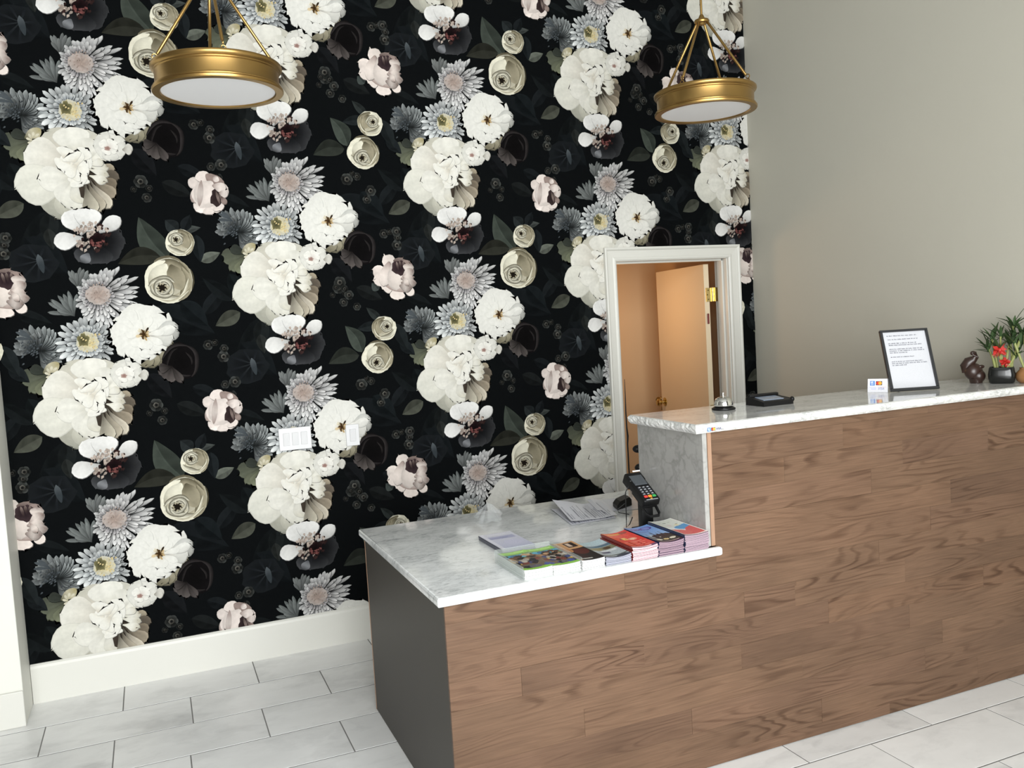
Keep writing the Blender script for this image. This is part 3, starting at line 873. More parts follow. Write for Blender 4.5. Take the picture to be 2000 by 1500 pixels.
    P((-.23, -.595), (-.222, -.482), .12, pw * .6, pw * .98, pw, tip=.68, ruff=.05, sh=.3, side=-.08, base=.45, pw=.45)
    P((-.18, -.6), (-.082, -.53), .07, pw * .5, pw * .82, pw * .92, tip=.62, side=.15, sh=.3)
    P((-.255, -.625), (-.38, -.648), .085, pw * .55, pw * .95, pw, tip=.66, side=.08, sh=.3)
    for i in range(110):
        a, r = R.rand() * 360, .072 * R.rand() ** .6
        p = (-.212 + r * 1.15 * math.cos(a), -.625 + r * math.sin(a))
        lightside = (p[0] < -.2) or (p[1] > -.6)
        c = A((206, 190, 178)) * R.uniform(.5, 1.05) if (lightside and R.rand() < .75) else A((70, 50, 48)) * R.uniform(.4, 1.0)
        P((p[0] - .005, p[1] - .006), (p[0] + .006 * R.randn(), p[1] + .01), .013, c * .7, c, ns=2, nt=4, ruff=.1)
    I.disk((-.195, -.638), .038, .028, A((18, 12, 13)), A((36, 22, 24)), rot=.6, wob=.12)
    for i in range(22):
        a = R.uniform(200, 350)
        p = pol((-.195, -.632), R.uniform(.025, .045), a)
        P(p, (p[0] + .012 * R.randn() * .5, p[1] + .01), .012, A((84, 48, 47)) * R.uniform(.5, 1), A((128, 80, 77)) * R.uniform(.5, 1.05), ns=2, nt=3)


def extras(I):
    """motifs that come once per full repeat"""
    L = I.leaf
    # column A: leaves, two cream ranunculus, side-on rose
    L((.12, -.735), (.0, -.53), .135, A((58, 64, 58)), vein=.5, bend=.08)
    L((.085, -.725), (-.11, -.755), .10, A((54, 55, 48)), vein=.4, bend=-.1)
    L((.27, -.752), (.368, -.712), .06, A((92, 96, 88)), vein=.15)
    L((.18, -.6), (.285, -.585), .045, A((62, 66, 64)))
    L((.175, -.6), (.12, -.545), .075, A((48, 53, 54)))
    L((.2, -.6), (.24, -.52), .06, A((34, 38, 40)))
    L((.26, -.62), (.27, -.76), .07, A((36, 41, 43)))
    ranunculus(I, (.132, .255), .117, (.098, .222))
    ranunculus(I, (.181, -.658), .07, (.163, -.643), cap=False)
    rose_a(I, (.336, -.41))
    # column B: leaves, a smaller pair, the open rose
    L((-.815, -.165), (-.897, -.018), .10, A((60, 66, 60)), vein=.5, bend=-.1)
    L((-.832, -.18), (-1.0, -.215), .10, A((56, 60, 54)), vein=.4, bend=-.12)
    L((-.70, .165), (-.735, .205), .055, A((60, 66, 64)))
    L((-.66, .15), (-.665, .21), .05, A((46, 51, 52)))
    L((-.70, .0), (-.775, .075), .05, A((52, 57, 56)))
    L((-.715, -.02), (-.835, -.04), .06, A((40, 45, 46)))
    L((-.6, -.12), (-.52, -.2), .07, A((36, 41, 43)))
    L((-.62, -.02), (-.56, -.17), .08, A((38, 43, 44)))
    for (x, y, r, k) in ((-.908, .215, .033, 1.0), (-.864, .146, .026, .8), (-.885, .18, .02, .6), (-.825, .082, .022, .8), (-.831, -.34, .033, 1.05), (-.776, -.325, .022, .7),
                         (-.706, -.40, .03, 1.0), (-.73, -.447, .024, .9), (-.579, -.621, .028, .9), (-.80, -.31, .016, .5), (-.93, .19, .018, .5)):
        blossom(I, (x, y), r, k)
    ranunculus(I, (-.732, -.20), .088, (-.74, -.226))
    ranunculus(I, (-.684, -.043), .07, (-.667, -.034), flip=-1, cap=False)
    rose_b(I, (-.602, .232))


def ink_arrays(which):
    I = Ink(11)
    cluster(I)
    if which == 'A':
        extras(I)
    return np.concatenate(I.V), np.concatenate(I.F), np.concatenate(I.C)


def ink_mesh(name, V, F, C):
    me = bpy.data.meshes.new(name)
    me.vertices.add(len(V))
    me.vertices.foreach_set('co', V.astype(np.float32).ravel())
    me.loops.add(len(F) * 4)
    me.loops.foreach_set('vertex_index', F.astype(np.int32).ravel())
    me.polygons.add(len(F))
    me.polygons.foreach_set('loop_start', np.arange(0, len(F) * 4, 4, dtype=np.int32))
    a = me.color_attributes.new('col', 'FLOAT_COLOR', 'POINT')
    a.data.foreach_set('color', np.concatenate([C, np.ones((len(C), 1))], 1).astype(np.float32).ravel())
    me.materials.append(M_PRINT)
    me.update(calc_edges=True)
    return me


def hang_paper(parent, xmin, xmax, zmin, zmax, hole):
    arr = {k: ink_arrays(k) for k in 'AB'}
    shared = {}
    hx0, hx1, hz = hole

    def unit(kind, Xu, Z, x0, x1, z0, z1, avoid=None):
        V, F, C = arr[kind]
        lo, hi = V.min(0), V.max(0)
        if Xu + hi[0] < x0 or Xu + lo[0] > x1 or Z + hi[2] < z0 or Z + lo[2] > z1:
            return
        inside = Xu + lo[0] > x0 and Xu + hi[0] < x1 and Z + lo[2] > z0 and Z + hi[2] < z1
        touches = avoid and Xu + hi[0] > avoid[0] and Xu + lo[0] < avoid[1] and Z + lo[2] < avoid[2]
        if inside and not touches:
            if kind not in shared:
                shared[kind] = ink_mesh('floral_print', V, F, C)
            me = shared[kind]
        else:
            V2 = V.copy()
            V2[:, 0] += Xu
            V2[:, 2] += Z
            q = V2[F]
            mn, mx = q.min(1), q.max(1)
            cx, cz = q[..., 0].mean(1), q[..., 2].mean(1)
            keep = (mx[:, 0] > x0) & (mn[:, 0] < x1) & (mx[:, 2] > z0) & (mn[:, 2] < z1)
            if avoid:
                keep &= ~((cx > avoid[0]) & (cx < avoid[1]) & (cz < avoid[2]))
            if keep.sum() < 5:
                return
            V2[:, 0] = np.clip(V2[:, 0], x0, x1) - Xu
            V2[:, 2] = np.clip(V2[:, 2], z0, z1) - Z
            F2 = F[keep]
            used = np.unique(F2)
            mp = np.zeros(len(V2), int)
            mp[used] = np.arange(len(used))
            me = ink_mesh('floral_print', V2[used], mp[F2], C[used])
        o = bpy.data.objects.new('floral_print', me)
        o['kind'] = 'stuff'
        COL.objects.link(o)
        o.parent = parent
        o.location = (Xu, -.0012, Z)

    for ci in range(-1, 6):
        X = -2.585 + .9455 * ci
        kind = 'A' if ci % 2 == 0 else 'B'
        for ri in range(-1, 5):
            Z = (.639 if kind == 'A' else .083) + 1.1 * ri
            lean = .0165 * (Z - 1.738) * min(1, max(0, (-.69 - X) / 1.89))
            unit(kind, X + lean, Z, xmin, xmax, zmin, zmax, (hx0, xmax + 1, hz))
            # the narrow drop between the door and the side wall was hung out of register
            unit(kind, X + .44, Z, hx1 + .055, xmax, zmin, hz)
# ------------------------------------------------------------ room shell
XL, XR = -3.222, 1.10           # wallpapered wall between the column and the side wall
CH = 4.3                        # ceiling
DW, DH = 0.9862, 2.10           # outer size of the door casing
FRONT = -5.9


def wall(name, boxes, m):
    b = MB()
    for q in boxes:
        b.box(*q)
    return struct(b.build(name, m))


HX0, HX1, HZ = 0.063, 0.911, 2.035
wb = wall('wall_back', [(-4.3, HX0, 0, .12, 0, CH), (HX1, 1.25, 0, .12, 0, CH), (HX0, HX1, 0, .12, HZ, CH)], M_PAPER)
hang_paper(wb, XL - .004, XR, .185, CH - .03, (HX0 - .01, HX1 + .01, HZ + .045))
wall('wall_right', [(XR, XR + .15, FRONT, 0, 0, CH)], M_GREIGE)
wall('wall_left', [(-4.45, -4.3, FRONT, .12, 0, CH)], M_FRONTWALL)
wall('ceiling', [(-4.45, 1.25, FRONT, .12, CH, CH + .1)], M_CEIL)
# storefront wall behind the camera: sill, header, piers round a big glazed opening
wall('wall_front', [(-4.45, 1.25, FRONT - .15, FRONT, 0, .28), (-4.45, 1.25, FRONT - .15, FRONT, 3.75, CH), (-4.45, -4.2, FRONT - .15, FRONT, .28, 3.75),
                    (-.2, 1.25, FRONT - .15, FRONT, .28, 3.75)], M_FRONTWALL)
b = MB()
for x in (-4.17, -2.86, -1.54, -.23):
    b.bbox(x - .03, x + .03, FRONT - .12, FRONT - .03, .28, 3.75, .004, 1)
for z in (.31, 2.5, 3.72):
    b.bbox(-4.2, -.2, FRONT - .11, FRONT - .04, z - .03, z + .03, .004, 1)
win = struct(b.build('window_1', M_DARKMET))
for i, (x0, x1) in enumerate(((-4.14, -2.89), (-2.83, -1.57), (-1.51, -.26))):
    for (z0, z1) in ((.34, 2.47), (2.53, 3.69)):
        MB().box(x0, x1, FRONT - .08, FRONT - .074, z0, z1).build('pane', M_GLASS, win)
# column at the left end of the papered wall, with its plinth
b = MB()
b.bbox(-4.3, XL, -.262, 0, 0, CH, .004, 2)
col_o = struct(b.build('trim_1', M_COLUMN))
b = MB()
b.bbox(-4.3, XL + .001, -.275, -.2625, 0, .165, .005, 2)
struct(b.build('baseboard_left', M_WHITE))


def board(name, x0, x1, h, parent=None, y1=0.0, th=.016):
    pr = [(y1, 0), (y1 - th, 0), (y1 - th, h - .02), (y1 - th * .8, h - .008), (y1 - th * .35, h), (y1, h)]
    b = MB()
    n = len(pr)
    b.add([(x, p[0], p[1]) for x in (x0, x1) for p in pr],
          [(i, (i + 1) % n, n + (i + 1) % n, n + i) for i in range(n)] + [tuple(range(n))[::-1], tuple(range(n, 2 * n))])
    return struct(b.build(name, M_WHITE, parent))


board('baseboard_back', XL + .002, -.002, .1905)
board('baseboard_back', DW + .002, XR - .002, .1905)
b = MB()
b.bbox(XR - .016, XR - .001, FRONT + .02, -2.09, 0, .19, .004, 2)
struct(b.build('baseboard_right', M_WHITE))

# floor of grout with porcelain tiles, 12 x 24 inches, running bond
fl = MB().box(-4.45, 2.0, FRONT - .15, 2.6, -.12, -.0012)
floor = struct(fl.build('floor', M_GROUT))
TL, TW = .613, .3095
rt = random.Random(5)
for row in range(0, 14):
    y1 = -.018 - .311 * row if row else -.001
    y0 = -.018 - .311 * (row + 1) + .0075
    base = -2.82 + (-.306 if row % 2 else 0.0) - .0125 * row
    k0 = math.floor((-4.3 - base) / TL)
    for k in range(k0, k0 + 12):
        x0, x1 = max(-4.29, base + k * TL + .0026), min(XR - .001, base + (k + 1) * TL - .0026)
        if x1 - x0 < .03:
            continue
        # nothing is seen of tiles wholly under the counter
        if x0 > -1.62 and y1 < -.95 and y0 > -1.95:
            continue
        b = MB()
        dz = rt.uniform(-.0004, .0004)
        b.bbox(x0, x1, y0, y1, -.004, 0.0 + dz, .0005, 1, only=lambda e: min(e.verts[0].co.z, e.verts[1].co.z) > -.001)
        b.build('tile', M_TILE, floor, loc=((x0 + x1) / 2, (y0 + y1) / 2, 0))

# ------------------------------------------------------------ doorway: slab, casing, jambs, hinge, knob
casing_prof = [(0, 0), (0, .024), (.010, .026), (.016, .022), (.020, .016), (.034, .014), (.058, .012), (.066, .016), (.074, .017), (.083, .011), (.083, 0)]


def casing_run(p0, p1, inward, m0, m1):
    """sweep of the casing profile from p0 to p1 (outer edge), mitred by m0/m1 along the run"""
    b = MB()
    d = Vector((p1[0] - p0[0], 0, p1[1] - p0[1])).normalized()
    n = Vector((inward[0], 0, inward[1]))
    vs = []
    for p, s, m in ((p0, 1, m0), (p1, -1, m1)):
        for (q, h) in casing_prof:
            vs.append(Vector((p[0], 0, p[1])) + n * q + d * (s * m * q) + Vector((0, -h - .002, 0)))
    k = len(casing_prof)
    b.add(vs, [(i, (i + 1) % k, k + (i + 1) % k, k + i) for i in range(k)] + [tuple(range(k)), tuple(range(k, 2 * k))[::-1]])
    return b


A0 = math.atan2(.11, .76)         # the slab stands a little past ninety degrees
hinge = Vector((.848, .124, 0))
du = Vector((math.sin(A0), math.cos(A0), 0))      # along the slab, into the hallway
dn = Vector((-math.cos(A0), math.sin(A0), 0))     # towards the visible face
MD = Matrix(((du.x, dn.x, 0, hinge.x), (du.y, dn.y, 0, hinge.y), (0, 0, 1, 0), (0, 0, 0, 1)))
b = MB()
b.bbox(.0, .76, 0.004, .040, .012, 1.99, .0015, 1, M=MD)
door = struct(b.build('door_1', M_DOOR))
casing_run((0, 0), (0, DH), (1, 0), 0, 1).build('casing', M_WHITE, door)
casing_run((DW, DH), (DW, 0), (-1, 0), 1, 0).build('casing', M_WHITE, door)
casing_run((0, DH), (DW, DH), (0, -1), 1, 1).build('casing', M_WHITE, door)
for (x0, x1, s0, s1) in ((HX0, .0835, .0835, .0955), (.893, HX1, .881, .893)):
    b = MB()
    b.box(x0 + .0005, x1, -.001, .125, 0, 2.016)
    b.box(s0, s1, .035, .084, 0, 2.004)
    b.build('jamb', M_WHITE, door)
b = MB()
b.box(.0835, .893, -.001, .125, 2.016, HZ)
b.box(.0955, .881, .035, .084, 2.004, 2.016)
b.build('head_jamb', M_WHITE, door)
for z in (1.79, 1.02, .25):
    b = MB()
    b.lathe([(.0001, 0), (.006, 0), (.006, .09), (.0001, .09)], (.866, .118, z - .045), 12)
    for s in (0, .0305, .061):
        b.lathe([(.0065, s), (.0072, s + .004), (.0065, s + .026)], (.866, .118, z - .045), 12)
    b.box(.815, .864, .1205, .1235, z - .045, z + .045)
    b.box(.868, .8925, .095, .128, z - .045, z + .045)
    for q in (-.03, 0, .03):
        b.lathe([(.0001, 0), (.004, 0), (.0035, .002)], (0, 0, 0), 8, M=Matrix.Translation((.825 + abs(q) * .25, .1205, z + q)) @ Matrix.Rotation(PI / 2, 4, 'X'))
    b.build('hinge', M_BRASS2, door, smooth=True)
b = MB()
b.bbox(.818, .832, .1195, .1225, 1.60, 1.668, .003, 2)
o = b.build('rating_label', mat('dark_red_label', lin(112, 44, 40), .4, var=.1, vscale=90), door)
o['label'] = 'dark red rating label on the white door edge'
knob_prof = [(.0001, 0), (.032, 0), (.033, .004), (.026, .008), (.012, .012), (.011, .032), (.020, .038), (.0275, .048), (.027, .058), (.018, .066), (.0001, .068)]
for sgn, y0 in ((1, .040), (-1, .004)):
    b = MB()
    R_ = Matrix.Rotation(-PI / 2 if sgn > 0 else PI / 2, 4, 'X')
    b.lathe(knob_prof, (0, 0, 0), 20, M=MD @ Matrix.Translation((.70, y0, 1.035)) @ R_)
    b.build('door_knob', M_BRASS2, door, smooth=True)

# hallway behind the doorway
wall('wall_hall_back', [(-.9, 2.0, 1.25, 1.37, 0, 2.5)], M_HALL)
wall('wall_hall_left', [(-1.02, -.9, .12, 1.37, 0, 2.5)], M_HALL)
wall('wall_hall_right', [(1.14, 1.26, .1205, 1.25, 0, 2.5)], M_HALL)
wall('wall_hall_front', [(-.9, HX0, .1205, .14, 0, 2.5), (HX1, 1.14, .1205, .14, 0, 2.5), (HX0, HX1, .1205, .14, HZ, 2.5)], M_HALL)
wall('ceiling_hall', [(-1.02, 2.02, .1205, 1.37, 2.5, 2.6)], M_CEIL)
b = MB()
b.bbox(1.325, 1.345, 1.225, 1.2495, 2.00, 2.075, .003, 1)
tag(b.build('door_bumper', mat('brown_rubber', lin(110, 70, 44), .6)), 'small brown bumper block high on the hallway wall above the open door', 'bumper')
# brass coat hook on the hallway wall, next to the open edge of the door
h = thing('coat_hook', 'brass coat hook on the orange hallway wall beside the door knob', 'hook', (1.115, 1.25, 1.005))
b = MB()
b.lathe([(.0001, 0), (.024, 0), (.024, .004), (.012, .008), (.0001, .009)], (0, 0, 0), 16, M=Matrix.Translation((1.115, 1.2495, 1.005)) @ Matrix.Rotation(PI / 2, 4, 'X'))
b.build('rosette', M_BRASS2, h, smooth=True)
b = MB()
b.tube([(1.115, 1.245, 1.005), (1.113, 1.21, 1.0), (1.11, 1.185, .98), (1.108, 1.18, .95), (1.108, 1.19, .93)], [.008, .008, .0085, .009, .007], 10)
b.ell((1.112, 1.20, 1.02), (.014, .014, .014))
b.build('prong', M_BRASS2, h, smooth=True)

# switch plates on the paper
def switch_plate(name, cx, cz, w, hh, n, label):
    t = thing(name, label, 'switch', (cx, 0, cz))
    b = MB()
    b.bbox(cx - w / 2, cx + w / 2, -.0125, -.0055, cz - hh / 2, cz + hh / 2, .0025, 2)
    b.build('plate', M_PLATE, t)
    for i in range(n):
        x = cx + (i - (n - 1) / 2) * .046
        b = MB()
        b.bbox(x - .0165, x + .0165, -.0165, -.0115, cz - .0335, cz + .0335, .001, 1)
        f = b.build('switch_frame', M_PLATE, t)
        b = MB()
        z = cz
        b.add([(x - .0145, -.0166, z - .031), (x + .0145, -.0166, z - .031), (x + .0145, -.0205, z + .031), (x - .0145, -.0205, z + .031), (x - .0145, -.0160, z - .031),
               (x + .0145, -.0160, z - .031), (x + .0145, -.0160, z + .031), (x - .0145, -.0160, z + .031)],
              [(0, 1, 2, 3), (0, 4, 5, 1), (1, 5, 6, 2), (2, 6, 7, 3), (3, 7, 4, 0)])
        b.build('rocker', M_PLATE, f)
    return t


switch_plate('switch_plate', -1.899, 1.144, .168, .118, 3, 'wide white triple switch plate on the floral wallpaper')
switch_plate('switch_plate', -1.594, 1.131, .072, .116, 1, 'narrow white single switch plate on the floral wallpaper')
# black cable hanging down along the door opening
b = MB()
b.tube([(.089, -.03, 1.30), (.088, -.031, 1.2), (.086, -.031, 1.1), (.087, -.032, 1.0), (.0895, -.034, .95), (.0875, -.031, .9), (.088, -.031, .75), (.09, -.033, .6), (.088, -.031, .4), (.088, -.031, .2), (.089, -.034, .006)],
       [.0016, .0028, .0042, .0045, .0062, .0045, .0045, .0045, .0045, .0045, .0045], 8)
tag(b.build('hanging_cable', M_CABLE, smooth=True), 'thin black cable hanging along the left door casing', 'cable')
# ------------------------------------------------------------ reception counter
ZL, ZH = .828, 1.285
XW, XP = -1.7647, -.752         # left side of the low part, left face of the marble end panel
FY = -2.045                     # front of the planks
XE = XR - .002
rc = thing('reception_counter', 'long two-level reception counter clad in stained brown oak planks', 'counter', (-.3, -2.0, 0))
b = MB()
b.box(XW + .020, XE, -2.032, -1.985, .01, .792)
b.box(-.714, XE, -2.032, -1.985, .792, 1.246)
b.box(-.714, XE, -1.66, -1.62, .83, 1.246)
b.box(XW + .020, -.5, -.99, -.95, .55, .792)
b.build('light_block_carcass', M_CORE, rc)  # unseen dark boxes inside the counter, added to block light behind the planks
b = MB()
b.bbox(XW, XW + .0195, -2.0325, -.922, 0.002, .794, .001, 1)
o = b.build('side_panel', M_SIDE, rc)
o['label'] = 'plain dark brown side panel'
b = MB()
b.bbox(XW - .001, XW + .0195, -.9215, -.913, 0.002, .794, .001, 1)
o = b.build('edge_strip', M_RAW, rc)
b = MB()
b.bbox(-.7315, -.7145, FY - .002, -1.60, .829, 1.248, .0015, 1)
o = b.build('edge_strip', M_RAW, rc)
o['label'] = 'pale raw wood strip beside the marble end panel'
JO = {2: [-1.286], 4: [-1.512, -1.036, -.2], 5: [-.597, -.36], 6: [-.93, .067], 7: [-1.10, -.749, .35], 8: [.466], 9: [.038], 10: [-.389, .207, .69], 1: [-.85, .3], 0: [-1.35, -.25, .6], 3: [-.62, .22],
      11: [-.1], 12: [.35], -1: [-1.0, .1]}
rp = random.Random(3)
for k in range(-1, 13):
    z0, z1 = .0475 + .0975 * k, .0475 + .0975 * (k + 1)
    z0, z1 = max(z0, .003), min(z1, 1.249)
    left = XW if k < 7 else (XW if k == 7 else -.7138)
    js = sorted(JO.get(k, []))
    xs = [left] + [j for j in js if j > left + .1]
    # fill long gaps with further joints
    full = [xs[0]]
    for j in xs[1:] + [XE]:
        while j - full[-1] > 1.25:
            full.append(full[-1] + rp.uniform(.55, .95))
        full.append(j)
    for x0, x1 in zip(full[:-1], full[1:]):
        if x1 - x0 < .02:
            continue
        parts = [(x0, x1, z0, z1)]
        if k == 7:
            parts = []
            if x0 < -.704:
                parts.append((x0, min(x1, -.7138), z0, .7935))
            if x1 > -.704:
                parts.append((max(x0, -.7138), x1, z0, z1))
        for (a0, a1, c0, c1) in parts:
            if a1 - a0 < .02:
                continue
            pr_ = rp.uniform(-.0007, .0007)
            b = MB()
            g = .00012
            b.bbox(a0 + g, a1 - g, FY + pr_, -2.0325, c0 + g, c1 - g, .00035, 1, only=lambda e: max(e.verts[0].co.y, e.verts[1].co.y) < -2.04)
            b.build('plank', M_OAK, rc, loc=((a0 + a1) / 2, FY, (c0 + c1) / 2))

# marble worktops
b = MB()
b.poly([(-1.793, -2.07), (-.704, -2.07), (-.704, -2.0475), (-.753, -2.0475), (-.753, -1.585), (.35, -1.585), (.35, -.9414), (-1.793, -.9414)], .795, ZL, .009, 4)
tag(b.build('low_countertop', M_MARBLE, smooth=.5), 'low grey and white marble countertop with rounded edge, under the brochures', 'countertop')


def rough_slab(x0, x1, y0, y1, z0, z1):
    """slab whose exposed front and left edges are rock-faced"""
    rr = np.random.RandomState(8)
    prof = [(0.012, z1), (.004, z1 - .003), (0, z1 - .010), (-.001, (z0 + z1) / 2), (0.002, z0 + .009), (.010, z0)]
    path = []
    n1, n2 = 40, 150
    for i in range(n1):
        path.append((x0, y1 + (y0 - y1) * i / n1, -1, 0))
    for i in range(n2 + 1):
        path.append((x0 + (x1 - x0) * i / n2, y0, 0, -1))
    b = MB()
    vs = []
    np_ = len(path)
    for i, (x, y, nx, ny) in enumerate(path):
        if i == n1:
            nx, ny = -.7, -.7
        for j, (d, z) in enumerate(prof):
            jit = 0 if j in (0, 5) and False else rr.uniform(-.0022, .0022) * (0.35 if j in (0, 5) else 1)
            jx = rr.uniform(-.002, .002)
            if i == np_ - 1:
                jx = 0
            if i == 0:
                jx = 0
            vs.append((x - nx * (d + jit) + (jx if ny else 0), y - ny * (d + jit) + (jx if nx and not ny else 0), z + (rr.uniform(-.001, .001) if 0 < j < 5 else 0)))
    m = len(prof)
    fs = []
    for i in range(np_ - 1):
        for j in range(m - 1):
            fs.append((i * m + j, i * m + j + 1, (i + 1) * m + j + 1, (i + 1) * m + j))
    o0 = len(vs)
    vs += [(x1, y1, z1), (x1, y1, z0)]
    top = [i * m for i in range(np_)] + [o0]
    bot = [i * m + m - 1 for i in range(np_)] + [o0 + 1]
    fs.append(tuple(top))
    fs.append(tuple(bot[::-1]))
    fs.append((0, o0, o0 + 1) + tuple(range(m - 1, 0, -1)))
    fs.append(tuple((np_ - 1) * m + j for j in range(m)) + (o0 + 1, o0))
    b.add(vs, fs)
    return b


hc = rough_slab(-.80, XE, -2.076, -1.60, 1.2505, ZH).build('high_countertop', M_MARBLE_HI)
bm = bmesh.new()
bm.from_mesh(hc.data)
bmesh.ops.recalc_face_normals(bm, faces=bm.faces)
bm.to_mesh(hc.data)
bm.free()
tag(hc, 'high glossy marble countertop with rough chipped edge, under the bell and the notice', 'countertop')
# card-acceptance sticker on the slab's front edge
b = MB()


def rect(b, x0, x1, z0, z1, y, col):
    b.add([(x0, y, z0), (x1, y, z0), (x1, y, z1), (x0, y, z1)], [(0, 1, 2, 3)], lin(col))


def disc_xz(b, cx, cz, r, y, col, n=20):
    b.add([(cx + r * math.cos(2 * PI * i / n), y, cz + r * math.sin(2 * PI * i / n)) for i in range(n)], [tuple(range(n))], lin(col))


def strokes(b, segs, w, to, col):
    """letter strokes: list of ((x,z),(x,z)) in a unit frame mapped by to()"""
    for p, q in segs:
        p, q = Vector((p[0], p[1])), Vector((q[0], q[1]))
        d = (q - p).normalized()
        n = Vector((-d.y, d.x)) * w
        e = d * w * .5
        b.add([to(*(p - n - e)), to(*(q - n + e)), to(*(q + n + e)), to(*(p + n - e))], [(0, 1, 2, 3)], lin(col))


GLY = {'V': [((0, 1), (.3, 0)), ((.3, 0), (.6, 1))], 'I': [((.1, 0), (.1, 1))], 'S': [((.55, .95), (.05, .9)), ((.05, .9), (.05, .55)), ((.05, .55), (.55, .5)), ((.55, .5), (.55, .08)), ((.55, .08), (0, .03))],
       'A': [((0, 0), (.3, 1)), ((.3, 1), (.6, 0)), ((.12, .38), (.48, .38))], 'M': [((0, 0), (.05, 1)), ((.05, 1), (.35, .3)), ((.35, .3), (.65, 1)), ((.65, 1), (.7, 0))],
       'E': [((.05, 0), (.05, 1)), ((.05, .96), (.5, .96)), ((.05, .5), (.42, .5)), ((.05, .04), (.5, .04))], 'X': [((0, 0), (.55, 1)), ((0, 1), (.55, 0))]}


def word(b, txt, x, z, h, y, col, w=.09, slant=0.0):
    cx = x
    for ch in txt:
        g = GLY[ch]
        strokes(b, g, w, lambda u, v, cx=cx: (cx + (u + slant * v) * h, y, z + v * h), col)
        cx += h * (.95 if ch == 'M' else (.35 if ch == 'I' else .8))


def card_logos(b, x, z, s, y):
    """row of card marks: blue box, two overlapping discs, blue letters"""
    rect(b, x, x + .95 * s, z - .1 * s, z + .9 * s, y, (58, 122, 206))
    word(b, 'AM', x + .13 * s, z + .46 * s, .34 * s, y - .0002, (236, 242, 250), .11)
    word(b, 'EX', x + .22 * s, z + .04 * s, .34 * s, y - .0002, (236, 242, 250), .11)
    rect(b, x + 1.2 * s, x + 2.45 * s, z - .02 * s, z + .84 * s, y, (44, 44, 60))
    disc_xz(b, x + 1.63 * s, z + .41 * s, .36 * s, y - .0002, (214, 60, 44))
    disc_xz(b, x + 2.03 * s, z + .41 * s, .36 * s, y - .0003, (240, 170, 60))


b = MB()
card_logos(b, -.752, 1.2585, .0135, -2.0810)
word(b, 'VISA', -.715, 1.260, .008, -2.0810, (60, 70, 120), .08, .15)
rect(b, -.718, -.702, 1.272, 1.2735, -2.0810, (150, 152, 160))
rect(b, -.694, -.684, 1.259, 1.262, -2.0810, (150, 150, 152))
o = b.build('card_sticker', M_PRINTED, hc)
o['label'] = 'small white payment card sticker on the slab edge'

b = MB()
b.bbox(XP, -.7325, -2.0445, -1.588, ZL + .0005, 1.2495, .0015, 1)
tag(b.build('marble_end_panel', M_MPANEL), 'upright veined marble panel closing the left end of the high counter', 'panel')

# ------------------------------------------------------------ pendant lamps
def pendant(cx, cy, z0, rot, label):
    t = thing('pendant_lamp', label, 'lamp', (cx, cy, CH), 'round brass pendant lamps')
    b = MB()
    b.lathe([(.198, .004), (.2015, 0), (.226, 0), (.2285, .003), (.2285, .010), (.2235, .014), (.2235, .018), (.217, .021), (.2155, .026), (.2155, .068), (.219, .071), (.219, .075),
             (.225, .079), (.2285, .084), (.2285, .092), (.226, .095), (.206, .095), (.206, .012), (.198, .004)], (cx, cy, z0), 72)
    b.build('drum', M_BRASS, t, smooth=.7)
    b = MB()
    b.lathe([(.0001, .0065), (.05, .0065), (.12, .0065), (.2005, .0065), (.2005, .010), (.0001, .010)], (cx, cy, z0), 56)
    b.build('diffuser', M_DIFF, t, smooth=True)
    hubz = z0 + .405
    for i in range(4):
        a = math.radians(rot + 90 * i)
        ca, sa = math.cos(a), math.sin(a)
        b = MB()
        p0 = Vector((cx + .208 * ca, cy + .208 * sa, z0 + .112))
        p1 = Vector((cx + .026 * ca, cy + .026 * sa, hubz - .006))
        d = (p1 - p0).normalized()
        b.tube([p0 + d * .016, p0 + d * .02, p1 - d * .004, p1], [.0035, .0058, .0058, .0035], 10)
        # link ring and its eye on the rim
        ring = [p0 + Vector((-sa * 0 + ca * .009 * math.cos(q), sa * .009 * math.cos(q), .009 * math.sin(q) + .006)) for q in np.linspace(0, 2 * PI, 13)]
        b.tube(ring, .0022, 6, cap=False)
        ring = [Vector((cx + .212 * ca, cy + .212 * sa, z0 + .100)) + Vector((-sa * .008 * math.cos(q), ca * .008 * math.cos(q), .008 * math.sin(q))) for q in np.linspace(0, 2 * PI, 13)]
        b.tube(ring, .0024, 6, cap=False)
        b.build('rod', M_BRASS, t, smooth=True)
    b = MB()
    b.lathe([(.0001, -.018), (.012, -.016), (.018, -.008), (.031, -.007), (.034, 0), (.031, .007), (.018, .008), (.013, .018), (.0075, .03), (.0001, .03)], (cx, cy, hubz), 24)
    b.build('hub', M_BRASS, t, smooth=True)
    b = MB()
    b.tube([(cx, cy, hubz + .02), (cx, cy, CH - .02)], .0055, 12)
    b.build('stem', M_BRASS, t, smooth=True)
    b = MB()
    b.lathe([(.0001, -.0305), (.02, -.030), (.058, -.012), (.062, -.002), (.062, 0), (.0001, 0)], (cx, cy, CH), 32)
    b.build('ceiling_rose', M_BRASS, t, smooth=True)
    return t


pendant(-2.262, -1.31, 2.578, 2, 'large round brass pendant lamp on the left, nearer to the camera')
pendant(-.152, -1.31, 2.584, -62, 'round brass pendant lamp on the right, in front of the corner by the grey wall')

# ------------------------------------------------------------ leaflets on the low counter
RN = np.random.RandomState(4)


